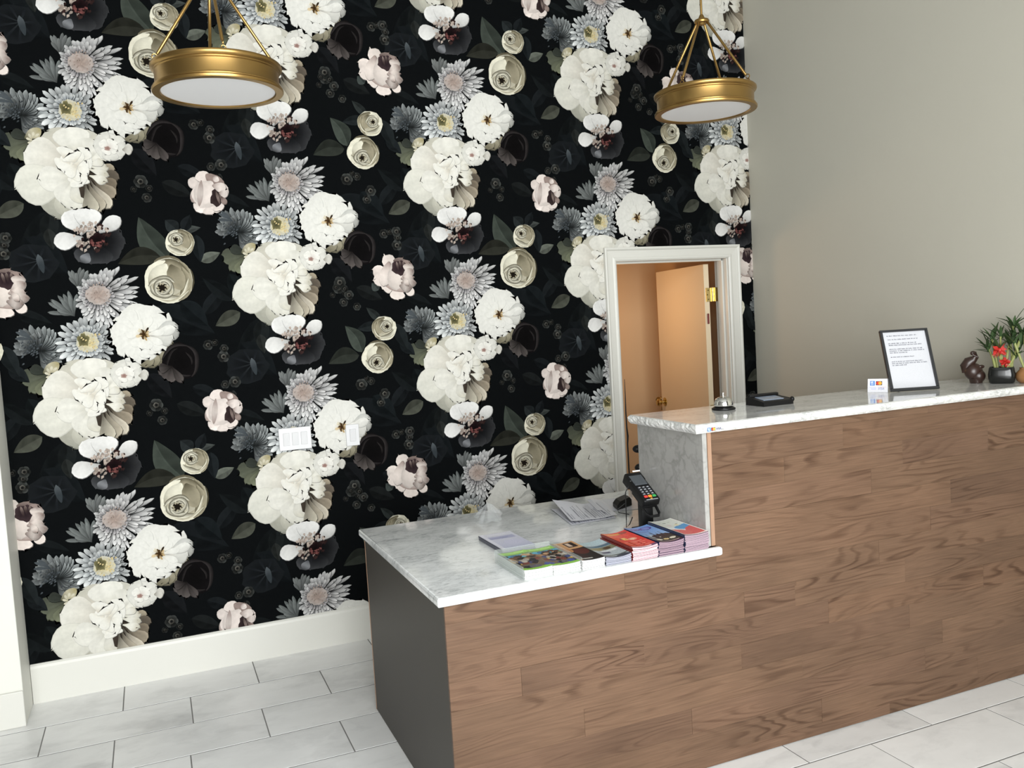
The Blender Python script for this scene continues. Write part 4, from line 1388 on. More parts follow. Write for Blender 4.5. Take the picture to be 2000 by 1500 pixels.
def paint(base, items, grain=.06):
    """colour function over (u right, v away from the front) from a list of ('r'|'e', u0,u1,v0,v1,col)"""
    rs = np.random.RandomState(len(items) + 3)

    def f(u, v):
        c = np.array(lin(base(u, v) if callable(base) else base))
        for it in items:
            k, u0, u1, v0, v1, col = it
            if k == 'r':
                if u0 <= u <= u1 and v0 <= v <= v1:
                    c = np.array(lin(col))
            else:
                if ((u - (u0 + u1) / 2) / ((u1 - u0) / 2)) ** 2 + ((v - (v0 + v1) / 2) / ((v1 - v0) / 2)) ** 2 <= 1:
                    c = np.array(lin(col))
        return tuple(np.clip(c * (1 + grain * rs.randn()), 0, 1))
    return f


def leaflet_stack(label, x0, x1, y0, y1, h, cover, edge, spine, layers, amp=.004, jx=.0016, yaw=0.0, group='stacks of leaflets along the counter edge', name='leaflet_stack', thin=False):
    cx, cy = (x0 + x1) / 2, (y0 + y1) / 2
    t = thing(name, label, 'leaflets', (cx, cy, ZL), group)
    R = Matrix.Translation((cx, cy, ZL)) @ Matrix.Rotation(yaw, 4, 'Z')
    w, l = x1 - x0, y1 - y0
    b = MB()
    nu = 8
    th = h / layers
    E_, S_ = tuple(.72 * q for q in lin(edge)), lin(spine)

    def sag(u, z):
        return amp * (z / h) ** 1.5 * (4 * (u - .5) ** 2 - 1)
    for i in range(layers):
        dx, dy = RN.uniform(-jx, jx), RN.uniform(-jx * .6, jx * .6)
        z0, z1 = i * th + .0006, (i + 1) * th - th * .10
        k = RN.uniform(.86, 1.06)
        for (vy, c) in ((-l / 2, E_), (l / 2, E_)):
            vs = []
            for q in range(nu + 1):
                u = q / nu
                for z in (z0, z1):
                    vs.append(R @ Vector((-w / 2 + w * u + dx, vy + dy, z + sag(u, z))))
            fs = [(2 * q, 2 * q + 2, 2 * q + 3, 2 * q + 1) for q in range(nu)]
            b.add(vs, fs, tuple(np.array(c) * k))
        for vx, u in ((-w / 2, 0), (w / 2, 1)):
            b.add([R @ Vector((vx + dx, yy + dy, z + sag(u, z))) for z in (z0, z1) for yy in (-l / 2, l / 2)], [(0, 1, 3, 2)], tuple(np.array(S_) * k))
        for z in (z0, z1):
            vs = []
            for q in range(nu + 1):
                u = q / nu
                for yy in (-l / 2, l / 2):
                    vs.append(R @ Vector((-w / 2 + w * u + dx, yy + dy, z + sag(u, z))))
            b.add(vs, [(2 * q, 2 * q + 2, 2 * q + 3, 2 * q + 1) for q in range(nu)], tuple(np.array(S_) * .8 * k))
    o = b.build('leaflet_pile', M_PRINTED, t)
    o['kind'] = 'stuff'
    b = MB()
    ns, nv = 36, 72
    top = lambda u, v: R @ Vector((-w / 2 + w * u, -l / 2 + l * v, h + .0012 + sag(u, h)))
    b.sheet(top, ns, nv, cover)
    b.sheet(lambda u, v: top(u, v) - Vector((0, 0, .0010)), 8, 8, lambda u, v: lin(spine))
    b.build('top_leaflet', M_PRINTED, t)
    return t


# lavender-grey folders lying behind the others
leaflet_stack('lavender grey leaflet stack lying behind the green leaflets', -1.42, -1.285, -1.70, -1.445, .018,
              paint(lambda u, v: (196 + 26 * v, 198 + 24 * v, 222 + 10 * v), [('r', .1, .9, .62, .78, (176, 178, 206)), ('r', .12, .7, .66, .70, (150, 152, 186)), ('r', 0, .12, 0, 1, (226, 226, 238)),
                    ('e', .35, .9, .2, .5, (208, 208, 230)), ('r', .2, .8, .88, .93, (236, 236, 246))], .03), (190, 190, 200), (116, 118, 132), 9, .001)


def crowd(seed):
    rs = np.random.RandomState(seed)
    it = [('r', 0, 1, 0, .09, (142, 196, 76)), ('r', 0, 1, .85, 1, (152, 204, 92)), ('r', 0, 1, .62, .86, (120, 150, 96)), ('r', 0, 1, .70, .78, (150, 176, 160))]
    for i in range(9):
        u = rs.uniform(-.05, .95)
        it.append(('e', u, u + .3, .66, .82, [(70, 160, 196), (96, 178, 206), (60, 120, 160)][i % 3]))
    for i in range(26):
        u, v = rs.uniform(-.1, .95), rs.uniform(.42, .72)
        it.append(('e', u, u + .22, v, v + .10, [(34, 24, 22), (88, 56, 40), (164, 122, 88), (196, 156, 118), (52, 36, 30), (120, 84, 60)][i % 6]))
    for i in range(22):
        u, v = rs.uniform(-.1, .95), rs.uniform(.20, .45)
        it.append(('e', u, u + .2, v, v + .13, [(24, 22, 30), (216, 176, 84), (60, 70, 120), (190, 182, 170), (40, 30, 36), (120, 60, 50), (168, 160, 150)][i % 7]))
    for i in range(8):
        u = rs.uniform(-.1, .95)
        it.append(('e', u, u + .24, .07, .2, [(52, 66, 128), (30, 30, 44), (70, 84, 150), (100, 96, 104)][i % 4]))
    it += [('r', 0, 1, 0, .05, (150, 206, 84)), ('r', .1, .9, .92, .955, (196, 230, 150))]
    return it


leaflet_stack('green bordered leaflet stack with a crowd photo, in the clear tray, left one', -1.478, -1.374, -2.045, -1.80, .034, paint((110, 96, 80), crowd(2), .10), (248, 250, 248), (236, 240, 236), 9, .003)
leaflet_stack('green bordered leaflet stack with a crowd photo, right one, beside the orange and black leaflets', -1.371, -1.268, -2.043, -1.80, .032, paint((110, 96, 80), crowd(7), .10), (248, 250, 248), (236, 240, 236), 7, .003)
leaflet_stack('white edged leaflet stack with orange and black cover', -1.264, -1.177, -2.05, -1.79, .034,
              paint((30, 22, 22), [('r', 0, 1, .62, 1, (206, 158, 112)), ('r', .45, .9, .7, .95, (44, 26, 22)), ('r', .55, .72, .74, .92, (216, 190, 170)), ('e', .3, .95, .3, .6, (86, 34, 28)),
                    ('e', .0, .4, .45, .68, (190, 130, 80)), ('e', .1, .6, .1, .3, (48, 24, 24)), ('r', .06, .6, .06, .10, (190, 186, 180)), ('r', .0, .06, 0, 1, (170, 130, 96))], .08), (250, 250, 250), (232, 232, 232), 8, .003)
leaflet_stack('low blue grey leaflet stack with a curling photo cover, left of the red stack', -1.173, -1.072, -2.05, -1.815, .031,
              paint(lambda u, v: (176, 186, 190), [('r', 0, 1, .75, 1, (186, 206, 212)), ('r', 0, 1, .62, .72, (88, 116, 132)), ('r', 0, 1, .44, .6, (128, 128, 104)), ('e', .1, .5, .42, .6, (150, 140, 100)),
                    ('e', .55, .85, .46, .58, (86, 66, 46)), ('r', .2, .55, .24, .33, (84, 86, 110)), ('r', 0, 1, .0, .05, (70, 82, 96)), ('r', 0, 1, .09, .13, (92, 102, 96)), ('e', .5, .95, .0, .1, (56, 66, 80)),
                    ('r', .3, .9, .34, .42, (214, 218, 220))], .08), (188, 190, 206), (64, 70, 84), 9, .007)
leaflet_stack('thick bright red leaflet stack with orange top', -1.069, -.966, -2.055, -1.82, .050,
              paint(lambda u, v: (212 + 22 * v, 62 + 78 * max(0, v - .45) * (1.3 - u), 52 + 40 * max(0, v - .5)), [('r', .15, .75, .86, .92, (236, 184, 92)), ('r', .2, .7, .88, .90, (196, 96, 50)), ('e', .62, .95, .84, .95, (170, 80, 70)),
                    ('e', .25, .5, .52, .62, (104, 48, 30)), ('r', .36, .52, .50, .63, (246, 206, 110)), ('e', .42, .5, .52, .58, (190, 120, 50)), ('e', .52, .85, .44, .58, (238, 150, 124)), ('e', .58, .78, .47, .55, (250, 200, 170)),
                    ('r', .15, .85, .34, .37, (244, 150, 130)), ('r', .1, .9, .27, .295, (240, 128, 110)), ('r', .15, .8, .19, .215, (246, 150, 128)), ('r', .12, .85, .11, .135, (240, 130, 110)), ('r', .3, .4, .12, .38, (190, 48, 42)),
                    ('r', .6, .66, .1, .3, (186, 44, 40)), ('r', 0, 1, 0, .045, (246, 214, 220)), ('r', .78, 1, 0, .06, (110, 62, 110))], .06), (246, 206, 214), (128, 38, 34), 12, .006, .003)
leaflet_stack('thick leaflet stack with a blue sky and skyline cover', -.962, -.858, -2.055, -1.805, .053,
              paint(lambda u, v: (118 + 60 * (1 - v), 158 + 40 * (1 - v), 222), [('r', 0, 1, 0, .36, (66, 54, 46)), ('e', .15, .6, .3, .46, (196, 206, 214)), ('e', .3, .95, .26, .46, (74, 48, 40)), ('e', .0, .35, .12, .34, (128, 120, 116)),
                    ('r', .2, .24, .34, .5, (90, 90, 100)), ('r', .34, .36, .34, .56, (80, 80, 92)), ('r', .5, .53, .34, .6, (84, 84, 98)), ('r', .66, .68, .34, .54, (80, 84, 96)), ('r', .8, .83, .34, .57, (84, 88, 100)),
                    ('e', .17, .4, .12, .2, (240, 226, 206)), ('e', .45, .66, .12, .2, (226, 196, 140)), ('e', .70, .92, .12, .2, (232, 222, 200)), ('e', .5, .56, .28, .33, (246, 240, 226)),
                    ('r', 0, 1, 0, .055, (86, 36, 46)), ('r', .12, .9, .035, .05, (226, 196, 200)),
                    ('e', .50, .92, .76, .93, (96, 72, 150)), ('e', .53, .86, .78, .91, (140, 150, 214)), ('r', .13, .22, .78, .88, (112, 62, 140)), ('r', .25, .30, .79, .89, (112, 62, 140)), ('r', .33, .42, .80, .89, (120, 76, 150)), ('r', .45, .53, .80, .90, (112, 66, 146)),
                    ('e', .155, .2, .80, .86, (146, 160, 220)), ('e', .35, .4, .82, .87, (146, 160, 220)), ('r', .12, .6, .66, .685, (130, 130, 190))], .05), (176, 148, 162), (40, 58, 104), 13, .006, .0035)
leaflet_stack('tallest leaflet stack with white, blue and red cover at the end of the marble', -.855, -.7545, -2.062, -1.81, .064,
              paint(lambda u, v: (226, 228, 218), [('r', 0, 1, 0, .42, (222, 92, 88)), ('e', -.4, .75, .28, .52, (236, 240, 240)), ('e', .35, 1.5, .34, .60, (92, 156, 208)), ('e', .55, 1.6, .1, .46, (222, 92, 88)), ('e', -.3, .6, .05, .38, (226, 104, 96)),
                    ('r', .2, .3, .82, .84, (130, 134, 120)), ('r', .36, .48, .80, .83, (110, 114, 104)), ('r', .6, .7, .84, .86, (140, 140, 130)), ('r', .7, .78, .68, .7, (150, 150, 140)), ('e', .3, .5, .62, .7, (228, 212, 206)), ('e', .6, .75, .58, .68, (232, 222, 180)),
                    ('r', 0, .05, 0, 1, (244, 242, 240)), ('r', .95, 1, 0, 1, (250, 244, 238)), ('r', 0, 1, 0, .05, (252, 226, 226)), ('r', 0, 1, .96, 1, (244, 244, 240))], .04), (190, 164, 178), (52, 60, 88), 15, .005, .0028)

# clear acrylic tray round the green leaflets
t = thing('leaflet_tray', 'clear plastic leaflet tray round the two green bordered leaflet stacks', 'tray', (-1.372, -1.92, ZL))
b = MB()
b.box(-1.486, -1.4835, -2.05, -1.79, ZL + .0004, ZL + .047)
b.build('side_wall', M_CLEAR, t)
b = MB()
b.box(-1.2665, -1.2645, -2.05, -1.79, ZL + .0345, ZL + .046)
b.build('side_wall', M_CLEAR, t)
b = MB()
b.box(-1.4835, -1.2665, -1.792, -1.7895, ZL + .0004, ZL + .048)
b.build('back_wall', M_CLEAR, t)
b = MB()

# printed forms
def form(label, pts, curl, seed, z, lines=True):
    rs = np.random.RandomState(seed)
    fl_, fr_, br_, bl_ = (Vector(p) for p in pts)
    rows = []
    v = .06
    while v < .94:
        rows.append((v, rs.uniform(.3, .95), rs.uniform(.03, .3) if rs.rand() < .3 else .05))
        v += rs.choice([.018, .022, .05])

    def cf(u, w):
        c = np.array(lin(212, 213, 220))
        if lines and .04 < w < .96:
            for (r, e, s) in rows:
                if abs(u - r) < .006 and s < w < e:
                    c = np.array(lin(128, 130, 142)) * rs.uniform(.8, 1.25)
            if .55 < u < .68 and .1 < w < .9:
                c = c * .86
        return tuple(c)

    def fn(u, w):
        p = (fl_ * (1 - u) + fr_ * u) * (1 - w) + (bl_ * (1 - u) + br_ * u) * w
        return Vector((p.x, p.y, z + curl(u, w)))
    b = MB()
    b.sheet(fn, 64, 40, cf)
    b.sheet(lambda u, w: fn(u, w) - Vector((0, 0, .0006)), 24, 16, lambda u, w: lin(196, 197, 204))
    return tag(b.build('printed_form', M_PRINTED), label, 'paper', 'printed forms by the terminal')


form('printed form on top, its back corner curling up', [(-1.0, -1.43, 0), (-.775, -1.425, 0), (-.70, -1.14, 0), (-.93, -1.10, 0)],
     lambda u, w: .046 * max(0, (1 - u) * 1.25 - .42 - .5 * (1 - w)) ** 1.3 + .004 * math.sin(u * 5) ** 2 + .003, 3, ZL + .0032)
form('printed form lying flat under the curling one, its left edge showing', [(-1.006, -1.448, 0), (-.79, -1.44, 0), (-.72, -1.16, 0), (-.95, -1.13, 0)],
     lambda u, w: .012 * max(0, .35 - u) * w + .0012, 5, ZL + .0010)
form('plain pale sheet furthest right, half under the black device', [(-.805, -1.30, 0), (-.60, -1.36, 0), (-.52, -1.10, 0), (-.735, -1.06, 0)],
     lambda u, w: .0088 * max(0, min(1, 1.35 - u / .26)) + .0010 * (1 if u > .3 else 1), 6, ZL + .0006, lines=False)

# crumpled clear plastic wrap near the back edge
rb = np.random.RandomState(21)
ctr = [(rb.uniform(-1, 1), rb.uniform(-1, 1), rb.uniform(2, 7), rb.uniform(0, 6.28)) for _ in range(14)]


def crumple(u, v):
    x, y = u * 2 - 1, v * 2 - 1
    r = math.hypot(x, y)
    h = max(0, 1 - r ** 1.6) * .03
    for (a, c, k, p) in ctr:
        h += .0045 * abs(math.sin((a * x + c * y) * k + p)) * max(0, 1 - r * .8)
    ed = 1 + .12 * math.sin(5 * math.atan2(y, x) + 1) + .07 * math.sin(9 * math.atan2(y, x))
    k = max(abs(x), abs(y)) / max(r, 1e-6)
    px, py = x * k * ed * .062, y * k * ed * .125
    return Vector((-1.245 + px + .2 * py, -1.10 + py, ZL + .0015 + h))


b = MB()
b.sheet(crumple, 26, 30)
tag(b.build('crumpled_wrap', M_BAG), 'crumpled clear plastic wrap at the back of the low countertop', 'wrapping')

# ------------------------------------------------------------ card terminal on its stand
TLc, TW_, TT, TLn = Vector((-.85, -1.64, 1.05)), .077, math.radians(30), .165
ax_x, ax_y, ax_z = Vector((1, 0, 0)), Vector((0, math.cos(TT), math.sin(TT))), Vector((0, -math.sin(TT), math.cos(TT)))
org = TLc + ax_x * TW_ / 2 - ax_y * TLn / 2
MT = Matrix(((ax_x.x, ax_y.x, ax_z.x, org.x), (ax_x.y, ax_y.y, ax_z.y, org.y), (ax_x.z, ax_y.z, ax_z.z, org.z), (0, 0, 0, 1)))
t = thing('card_terminal', 'black card payment terminal with coloured keys, tilted on a stand', 'card terminal', (-.81, -1.70, ZL))
b = MB()
b.bbox(-.038, .038, -.082, .083, -.034, -.001, .008, 3, M=MT)
b.bbox(-.0385, .0385, .040, .092, -.045, .002, .008, 3, M=MT)
b.bbox(-.033, .033, -.078, .02, -.046, -.03, .006, 2, M=MT)
b.build('housing', M_BLACK, t, smooth=True)
b = MB()
b.bbox(-.028, .028, .012, .070, -.0015, .0030, .001, 1, M=MT)
b.build('screen', M_SCREEN, t)
b = MB()
for r in range(4):
    for c in range(3):
        x, y = -.0185 + c * .0185, -.004 - r * .0135
        col = (58, 60, 64)
        b.bbox(x - .0072, x + .0072, y - .0045, y + .0045, -.002, .0018, .001, 1, M=MT, col=lin(col))
        b.box(x - .004, x + .004, y - .0012, y + .0014, .0018, .0020, lin(206, 208, 214), M=MT)
b.build('keypad', M_KEY, t)
for x, col, nm in ((-.0185, (206, 62, 56), 'red cancel key'), (0, (240, 148, 52), 'orange clear key'), (.0185, (60, 158, 84), 'green enter key')):
    b = MB()
    b.bbox(x - .0075, x + .0075, -.0635, -.053, -.002, .0022, .001, 1, M=MT, col=lin(col))
    o = b.build('key', M_KEY, t)
    o['label'] = nm
b = MB()
b.box(-.026, .026, -.0785, -.0755, -.0012, .0002, lin(150, 152, 156), M=MT)
b.box(-.004, .004, -.0725, -.0695, -.0012, .0002, lin(240, 170, 60), M=MT)
b.build('mark_strip', M_KEY, t)
b = MB()
pts = [(-.03, -.07, -.044), (-.028, -.105, -.05), (-.02, -.118, -.052), (.02, -.118, -.052), (.028, -.105, -.05), (.03, -.07, -.044)]
b.tube([MT @ Vector(p) for p in pts], .0055, 8)
b.build('cradle_handle', M_BLACK, t, smooth=True)
b = MB()
b.bbox(-.834, -.79, -1.735, -1.70, ZL + .010, .985, .004, 2)
b.bbox(-.79, -.772, -1.715, -1.685, ZL + .010, .96, .003, 2)
b.bbox(-.842, -.765, -1.745, -1.655, ZL + .0003, ZL + .012, .004, 2)
b.build('stand', M_BLACK, t, smooth=True)
b = MB()
b.tube([(-.845, -1.66, 1.01), (-.862, -1.66, .985), (-.858, -1.65, .93), (-.853, -1.64, .87), (-.858, -1.645, .838), (-.845, -1.65, .85), (-.836, -1.66, .88)], .0022, 8)
b.tube([(-.845, -1.62, .93), (-.870, -1.60, .905), (-.865, -1.60, .892), (-.84, -1.64, .888)], .002, 8)
b.build('cord', M_CABLE, t, smooth=True)
b = MB()
b.sheet(lambda u, v: MT @ Vector((.002 + .034 * u, .090 + .006 * v, .0030 + .002 * v)), 6, 3)
o = b.build('receipt_slip', M_SHEET, t)
o['label'] = 'white paper slip at the top'

# black wedge-shaped device at the back of the low worktop
b = MB()
pr = [(-.055, 0), (-.055, .018), (-.03, .034), (.045, .040), (.06, .026), (.06, 0)]
b.add([(-.655 + x * .9 + s * .012, -1.255 + x * .45 + s * .042, ZL + .0032 + z * (.9 if s > 0 else 1)) for s in (-1, 1) for x, z in pr],
      [(i, (i + 1) % 6, 6 + (i + 1) % 6, 6 + i) for i in range(6)] + [(5, 4, 3, 2, 1, 0), (6, 7, 8, 9, 10, 11)])
tag(b.build('wedge_device', M_BLACK), 'black wedge-shaped plastic device on the sheets behind the card terminal', 'device')

# black desk arm with two round knobs, mostly behind the marble end panel
t = thing('desk_arm', 'black desk arm with two round knobs, half hidden behind the marble end panel', 'desk arm', (-.64, -1.50, ZL))
b = MB()
b.lathe([(.0001, 0), (.04, 0), (.04, .008), (.012, .012), (.012, .34), (.0001, .342)], (-.64, -1.50, ZL + .0004), 20)
b.build('post', M_BLACK, t, smooth=True)
for x, z in ((-.700, 1.124), (-.694, 1.044)):
    b = MB()
    b.ell((x, -1.50, z), (.026, .02, .017), 18, 12)
    b.tube([(x + .01, -1.50, z), (-.64, -1.50, z)], .008, 8)
    b.build('knob', M_BLACK, t, smooth=True)

# ------------------------------------------------------------ things on the high counter
t = thing('service_bell', 'chrome service bell with black base on the high marble countertop', 'bell', (-.445, -1.757, ZH))
b = MB()
b.lathe([(.0001, 0), (.045, 0), (.048, .003), (.047, .007), (.038, .012), (.030, .0165), (.0001, .018)], (-.445, -1.757, ZH + .0003), 40)
b.build('base', M_BLACK, t, smooth=True)
b = MB()
b.lathe([(.033, .0175), (.0375, .0165), (.0385, .019), (.0375, .026), (.036, .034), (.0315, .044), (.022, .0505), (.010, .053), (.0001, .0535)], (-.445, -1.757, ZH), 44)
b.build('dome', M_CHROME, t, smooth=True)
b = MB()
b.lathe([(.0001, .05), (.0032, .051), (.0028, .064), (.0046, .066), (.0046, .069), (.0001, .0705)], (-.445, -1.757, ZH), 14)
b.build('plunger', M_CHROME, t, smooth=True)

t = thing('signature_pad', 'black electronic signature pad lying beside the bell', 'signature pad', (-.215, -1.755, ZH))
b = MB()
x0, x1, y0, y1 = -.288, -.138, -1.812, -1.70
pr = [(y0, 0), (y0, .014), (y0 + .006, .019), (y1 - .012, .034), (y1, .034), (y1 + .004, .028), (y1 + .004, 0)]
n = len(pr)
b.add([(x, y, ZH + .0004 + z) for x in (x0, x1) for y, z in pr], [(i, n + i, n + (i + 1) % n, (i + 1) % n) for i in range(n)] + [tuple(range(n)), tuple(range(n, 2 * n))[::-1]])
b.build('housing', M_BLACK, t)
sl = math.atan2(.015, y1 - .012 - y0 - .006)
MP = Matrix.Translation(((x0 + x1) / 2, (y0 + y1) / 2, ZH + .0275)) @ Matrix.Rotation(sl, 4, 'X')
b = MB()
b.bbox(-.055, .048, -.032, .026, -.003, .0022, .001, 1, M=MP)
b.build('screen', M_LCD, t)
b = MB()
b.bbox(-.074, .074, .034, .050, -.004, .010, .003, 2, M=MP)
b.ell((x0 + .06, y1 - .006, ZH + .0375), (.016, .008, .006))
b.build('pen_rest', M_BLACK, t, smooth=True)
b = MB()
b.tube([(x1 - .004, y1 - .01, ZH + .030), (x1 + .004, y0 + .05, ZH + .022), (x1 + .006, y0 + .018, ZH + .019)], [.004, .005, .004], 10)
b.ell((x1 + .0075, y0 + .016, ZH + .0185), (.010, .010, .011))
b.build('stylus', M_BLACK, t, smooth=True)

# framed notice
Fb = Vector((.397, -1.802, ZH + .0004))
ya, ti = math.radians(-20), math.radians(20)
fw = Vector((math.cos(ya), math.sin(ya), 0))
fn_ = Vector((-math.sin(ya), math.cos(ya), 0))
fu = Vector((0, 0, math.cos(ti))) + fn_ * math.sin(ti)
fo = fu.cross(fw) * -1               # out of the face towards the viewer
fo = fw.cross(fu)
if fo.dot(Vector(CAM_LOC) - Fb) < 0:
    fo = -fo
MF = Matrix(((fw.x, fu.x, fo.x, Fb.x), (fw.y, fu.y, fo.y, Fb.y), (fw.z, fu.z, fo.z, Fb.z), (0, 0, 0, 1)))
FW_, FH_ = .217, .281
t = thing('framed_notice', 'black framed white notice standing tilted back on the high countertop', 'notice', tuple(Fb + fw * FW_ / 2))
for (a0, a1, c0, c1) in ((0, FW_, 0, .012), (0, FW_, FH_ - .009, FH_), (0, .0125, .012, FH_ - .009), (FW_ - .010, FW_, .012, FH_ - .009)):
    b = MB()
    b.bbox(a0, a1, c0, c1, .0055, .0175, .0015, 1, M=MF)
    b.build('frame_rail', M_BLACK2, t)
b = MB()
b.box(.002, FW_ - .002, .002, FH_ - .002, .0015, .0055, M=MF)
b.build('backing', M_BLACK, t)
b = MB()
rs = np.random.RandomState(12)
LINES = [(.045, .60, .90), (.055, .60, .84), (.05, .56, .775), (.055, .66, .745), (.05, .66, .68), (.05, .70, .65), (.05, .34, .62), (.05, .46, .55), (.05, .62, .475), (.05, .72, .445), (.05, .28, .415)]
rect_ = lambda u0, u1, v0, v1, z, c: b.add([MF @ Vector((u * FW_, v * FH_, z)) for u, v in ((u0, v0), (u1, v0), (u1, v1), (u0, v1))], [(0, 1, 2, 3)], lin(c))
rect_(.045, .965, .035, .975, .0062, (196, 197, 202))
for (m, wd, v) in LINES:
    u = .10 + m
    end = .12 + m + wd
    while u < end:
        wl = rs.uniform(.02, .09)
        q = u
        while q < min(u + wl, end):                       # little illegible letters
            g = rs.uniform(.008, .013)
            hh = rs.choice([.013, .017])
            rect_(q, q + g * .75, v, v + hh, .0064, (120, 122, 132) if rs.rand() < .7 else (84, 86, 98))
            q += g
        u += wl + .018
b.build('notice_sheet', M_PRINTED, t)
b = MB()
p0 = MF @ Vector((FW_ / 2, .20, -.001))
b.tube([p0, Vector((p0.x + fn_.x * .075, p0.y + fn_.y * .075, ZH + .004))], .004, 8)
b.build('back_strut', M_BLACK, t)

# small card with payment marks, leaning against the frame
cp0, cp1 = Vector((.350, -1.722, ZH + .0004)), Vector((.394, -1.790, ZH + .0004))
cw = (cp1 - cp0).normalized()
cn = Vector((-cw.y, cw.x, 0))
if cn.dot(Vector(CAM_LOC) - cp0) > 0:
    cn = -cn
cu = Vector((0, 0, math.cos(.2))) + cn * math.sin(.2)
cout = cw.cross(cu)
if cout.dot(Vector(CAM_LOC) - cp0) < 0:
    cout = -cout
MC = Matrix(((cw.x, cu.x, cout.x, cp0.x), (cw.y, cu.y, cout.y, cp0.y), (cw.z, cu.z, cout.z, cp0.z), (0, 0, 0, 1)))
CWD, CHT = .084, .060
b = MB()
b.box(0, CWD, 0, CHT, -.0006, .0006, lin(222, 222, 228), M=MC)
o0 = len(b.v)
card_logos(b, .010, .032, .0205, 0)
rect(b, .008, .036, .0205, .0225, 0, (178, 186, 226))
rect(b, .014, .036, .0125, .0175, 0, (196, 200, 230))
word(b, 'VISA', .044, .012, .0095, 0, (150, 156, 196), .08, .15)
rect(b, .042, .078, .0225, .0240, 0, (214, 180, 190))
b.v[o0:] = [tuple(MC @ Vector((p[0], p[2], .0009 - p[1]))) for p in b.v[o0:]]
tag(b.build('payment_card_sign', M_PRINTED), 'small white payment card sign leaning against the framed notice', 'sign')

# brown glazed animal-shaped planter
t = thing('figurine', 'dark brown glazed animal figurine with raised curved neck, left of the plant', 'figurine', (.918, -1.81, ZH))
fwd_ = Vector((.62, -.78, 0))          # sideways in the photo
C0 = Vector((.910, -1.804, ZH + .0005))
sd_ = lambda x, z, d=0.0: C0 + fwd_ * x + Vector((0, 0, z)) + Vector((.78, .62, 0)) * d
b = MB()
bm = bmesh.new()
b.ell(sd_(-.004, .052), (.042, .036, .040), 22, 14)
b.ell(sd_(.012, .032), (.033, .034, .032), 20, 12)
b.tube([sd_(.006, .0), sd_(.006, .02)], [.026, .03], 18)
b.tube([sd_(-.030, .05), sd_(-.034, .078), sd_(-.022, .098), sd_(-.004, .108), sd_(.006, .120), sd_(.0, .135), sd_(-.008, .142)], [.022, .026, .024, .018, .014, .0125, .008], 14)
b.ell(sd_(-.006, .137), (.012, .010, .010), 12, 8)
b.ell(sd_(.028, .074), (.018, .010, .009), 12, 8)
b.build('body', M_GLAZE, t, smooth=True)

# lucky bamboo in a black pot
PC = Vector((.958, -1.905, ZH))
t = thing('lucky_bamboo', 'lucky bamboo with red ribbon in a black glazed pot on the high countertop', 'plant', tuple(PC))
MPt = Matrix.Translation(PC) @ Matrix.Rotation(math.radians(-52), 4, 'Z')
b = MB()
bm = bmesh.new()
for z, w, d in ((.0006, .044, .034), (.006, .048, .038), (.05, .052, .042), (.058, .053, .043)):
    pass
sec = [(.0006, .046, .036), (.006, .052, .040), (.040, .055, .043), (.068, .051, .040), (.073, .048, .037), (.068, .045, .034), (.056, .043, .033)]
vs, fs = [], []
nn = 28
for z, w, d in sec:
    for i in range(nn):
        a = 2 * PI * i / nn
        ca, sa = math.cos(a), math.sin(a)
        k = 1 / (abs(ca) ** 5 + abs(sa) ** 5) ** .2
        vs.append(MPt @ Vector((w * k * ca, d * k * sa, z)))
for j in range(len(sec) - 1):
    for i in range(nn):
        q = (i + 1) % nn
        fs.append((j * nn + i, j * nn + q, (j + 1) * nn + q, (j + 1) * nn + i))
fs.append(tuple(range(nn))[::-1])
fs.append(tuple(range((len(sec) - 1) * nn, len(sec) * nn)))
b.add(vs, fs)
b.build('pot', M_POT, t, smooth=True)
lat = Vector((.82, -.575, 0))
dep = Vector((.575, .82, 0))


def bpt(x, z, d=0.0):
    return PC + lat * x + dep * d + Vector((0, 0, z))


def bleaf(p, d, L, w, parent, droop=.35):
    d = d.normalized()
    s_ = d.cross(Vector((0, 0, 1)))
    if s_.length < .05:
        s_ = Vector((1, 0, 0))
    s_.normalize()
    u_ = s_.cross(d)
    b = MB()
    ctrl = []
    for i in range(8):
        q = i / 7
        c = p + d * L * q - Vector((0, 0, 1)) * droop * L * q * q
        ww = w * (math.sin(PI * (q * .9 + .06)) ** .8) * (1 - .35 * q)
        for s in (-1, 0, 1):
            ctrl.append(c + s_ * s * ww + u_ * (abs(s) * ww * .35))
    b.add(ctrl, [(i * 3 + j, i * 3 + j + 1, (i + 1) * 3 + j + 1, (i + 1) * 3 + j) for i in range(7) for j in range(2)])
    return b.build('leaf', M_LEAF, parent, smooth=1.2)


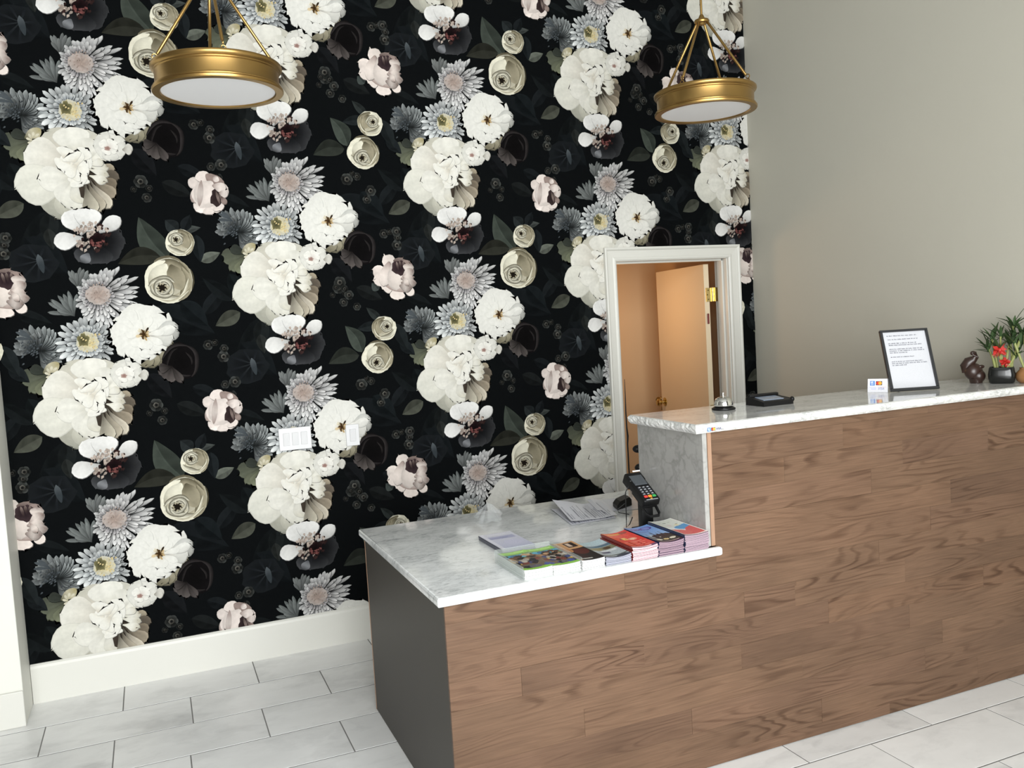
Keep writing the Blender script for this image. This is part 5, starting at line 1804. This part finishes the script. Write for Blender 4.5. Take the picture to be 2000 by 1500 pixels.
rl = random.Random(14)
STK = [((-.022, .01), (-.052, .165), .0058), ((-.018, .012), (-.030, .205), .0055), ((.0, .0), (.004, .215), .0055), ((.012, -.01), (-.014, .160), .006), ((.022, .01), (.052, .255), .0058),
       ((.03, -.01), (.075, .225), .006), ((.006, -.012), (.05, .13), .0055), ((.036, .0), (.04, .19), .0055)]
for i, ((xa, da), (xb, zb), r) in enumerate(STK):
    p0, p1 = bpt(xa, .054, da), bpt(xb, zb, da * 1.5)
    b = MB()
    m_ = 13
    pts, rs_ = [], []
    for q in range(m_):
        f = q / (m_ - 1)
        pts.append(p0.lerp(p1, f) + lat * (.006 * math.sin(f * 3 + i)))
        rs_.append(r * (1.22 if q % 4 == 0 else 1.0) * (1 - .25 * f))
    b.tube(pts, rs_, 10)
    b.build('stalk', M_STALK, t, smooth=True)
    tip = pts[-1]
    nl = 6 if i in (4, 5, 7) else 5
    for k in range(nl):
        a = 2 * PI * k / nl + i
        d = lat * math.cos(a) * .75 + dep * math.sin(a) * .55 + Vector((0, 0, .35 + .65 * rl.random())) + (p1 - p0).normalized() * .3
        bleaf(tip - Vector((0, 0, .012 * rl.random() + .004 * k)), d, rl.uniform(.06, .10), rl.uniform(.0075, .0105), t, rl.uniform(.05, .3))
# the tall shoot that reaches out of the bunch, and the spray to the left
for (x, z, dx, dz, L) in ((.052, .262, -.9, .55, .085), (.052, .262, .55, 1.0, .115), (.054, .258, .05, 1.0, .05), (.058, .262, .9, .6, .09), (-.05, .165, -.95, .55, .075), (-.052, .175, -.35, 1.0, .09),
                          (-.05, .15, -1.0, .2, .07), (-.045, .14, -1.0, .35, .06), (-.03, .205, -.7, .6, .07), (-.028, .205, .25, 1.0, .085), (.0, .21, .3, 1.0, .06), (.07, .2, .6, 1, .1), (.075, .18, .9, .8, .1)):
    bleaf(bpt(x, z, rl.uniform(-.01, .015)), lat * dx + Vector((0, 0, dz)) + dep * rl.uniform(-.2, .2), L, .0098, t, .12)
for k in range(22):
    bleaf(bpt(rl.uniform(.03, .085), rl.uniform(.13, .21), rl.uniform(-.02, .02)), lat * rl.uniform(-.6, .7) + Vector((0, 0, 1)) + dep * rl.uniform(-.4, .4), rl.uniform(.05, .085), .009, t, .12)
for (x, z, sc) in ((-.014, .150, 1.15), (.008, .092, .8)):
    b = MB()
    for k in range(17):
        a = 2 * PI * k * 7 / 17
        c = bpt(x, z, -.02)
        d = lat * math.cos(a) * rl.uniform(.010, .020) * sc + Vector((0, 0, math.sin(a) * rl.uniform(.012, .023) * sc)) + dep * rl.uniform(-.012, .006)
        m = c + d
        s_ = Vector((rl.uniform(-1, 1), rl.uniform(-1, 1), rl.uniform(-1, 1))) * .010
        b.add([c + s_ * .4, m + s_ + Vector((0, 0, .006)), m * 1.0 + d * .55 - s_, m - s_ - Vector((0, 0, .006)), c - s_ * .4], [(0, 1, 2), (0, 2, 3, 4), (4, 3, 2)])
    b.ell(bpt(x, z, -.02), (.009 * sc, .009 * sc, .009 * sc), 10, 8)
    o = b.build('ribbon', M_RED, t)
# amber vase cut by the right edge of the photograph
VC = Vector((1.005, -1.985, ZH))
t = thing('amber_vase', 'round amber glass vase at the right end of the high countertop', 'vase', tuple(VC))
b = MB()
b.lathe([(.0001, .0006), (.022, .0006), (.034, .010), (.040, .028), (.037, .046), (.026, .058), (.022, .064), (.0245, .070), (.0225, .070), (.0195, .064), (.0001, .050)], VC, 32)
b.build('vase_body', M_AMBER, t, smooth=True)
for k, (dx, dz) in enumerate(((-.045, .14), (.0, .17), (.03, .15))):
    b = MB()
    p0, p1 = VC + Vector((0, 0, .05)), VC + Vector((0, 0, .05)) + lat * dx + Vector((0, 0, dz))
    b.tube([p0.lerp(p1, q / 8) for q in range(9)], [.005 * (1.2 if q % 3 == 0 else 1) for q in range(9)], 8)
    b.build('stalk', M_STALK, t, smooth=True)
    for m in range(5):
        a = 2 * PI * m / 5 + k
        bleaf(p1 - Vector((0, 0, .005 * m)), lat * math.cos(a) * .7 + dep * math.sin(a) * .5 + Vector((0, 0, .8)), rl.uniform(.06, .09), .009, t, .15)
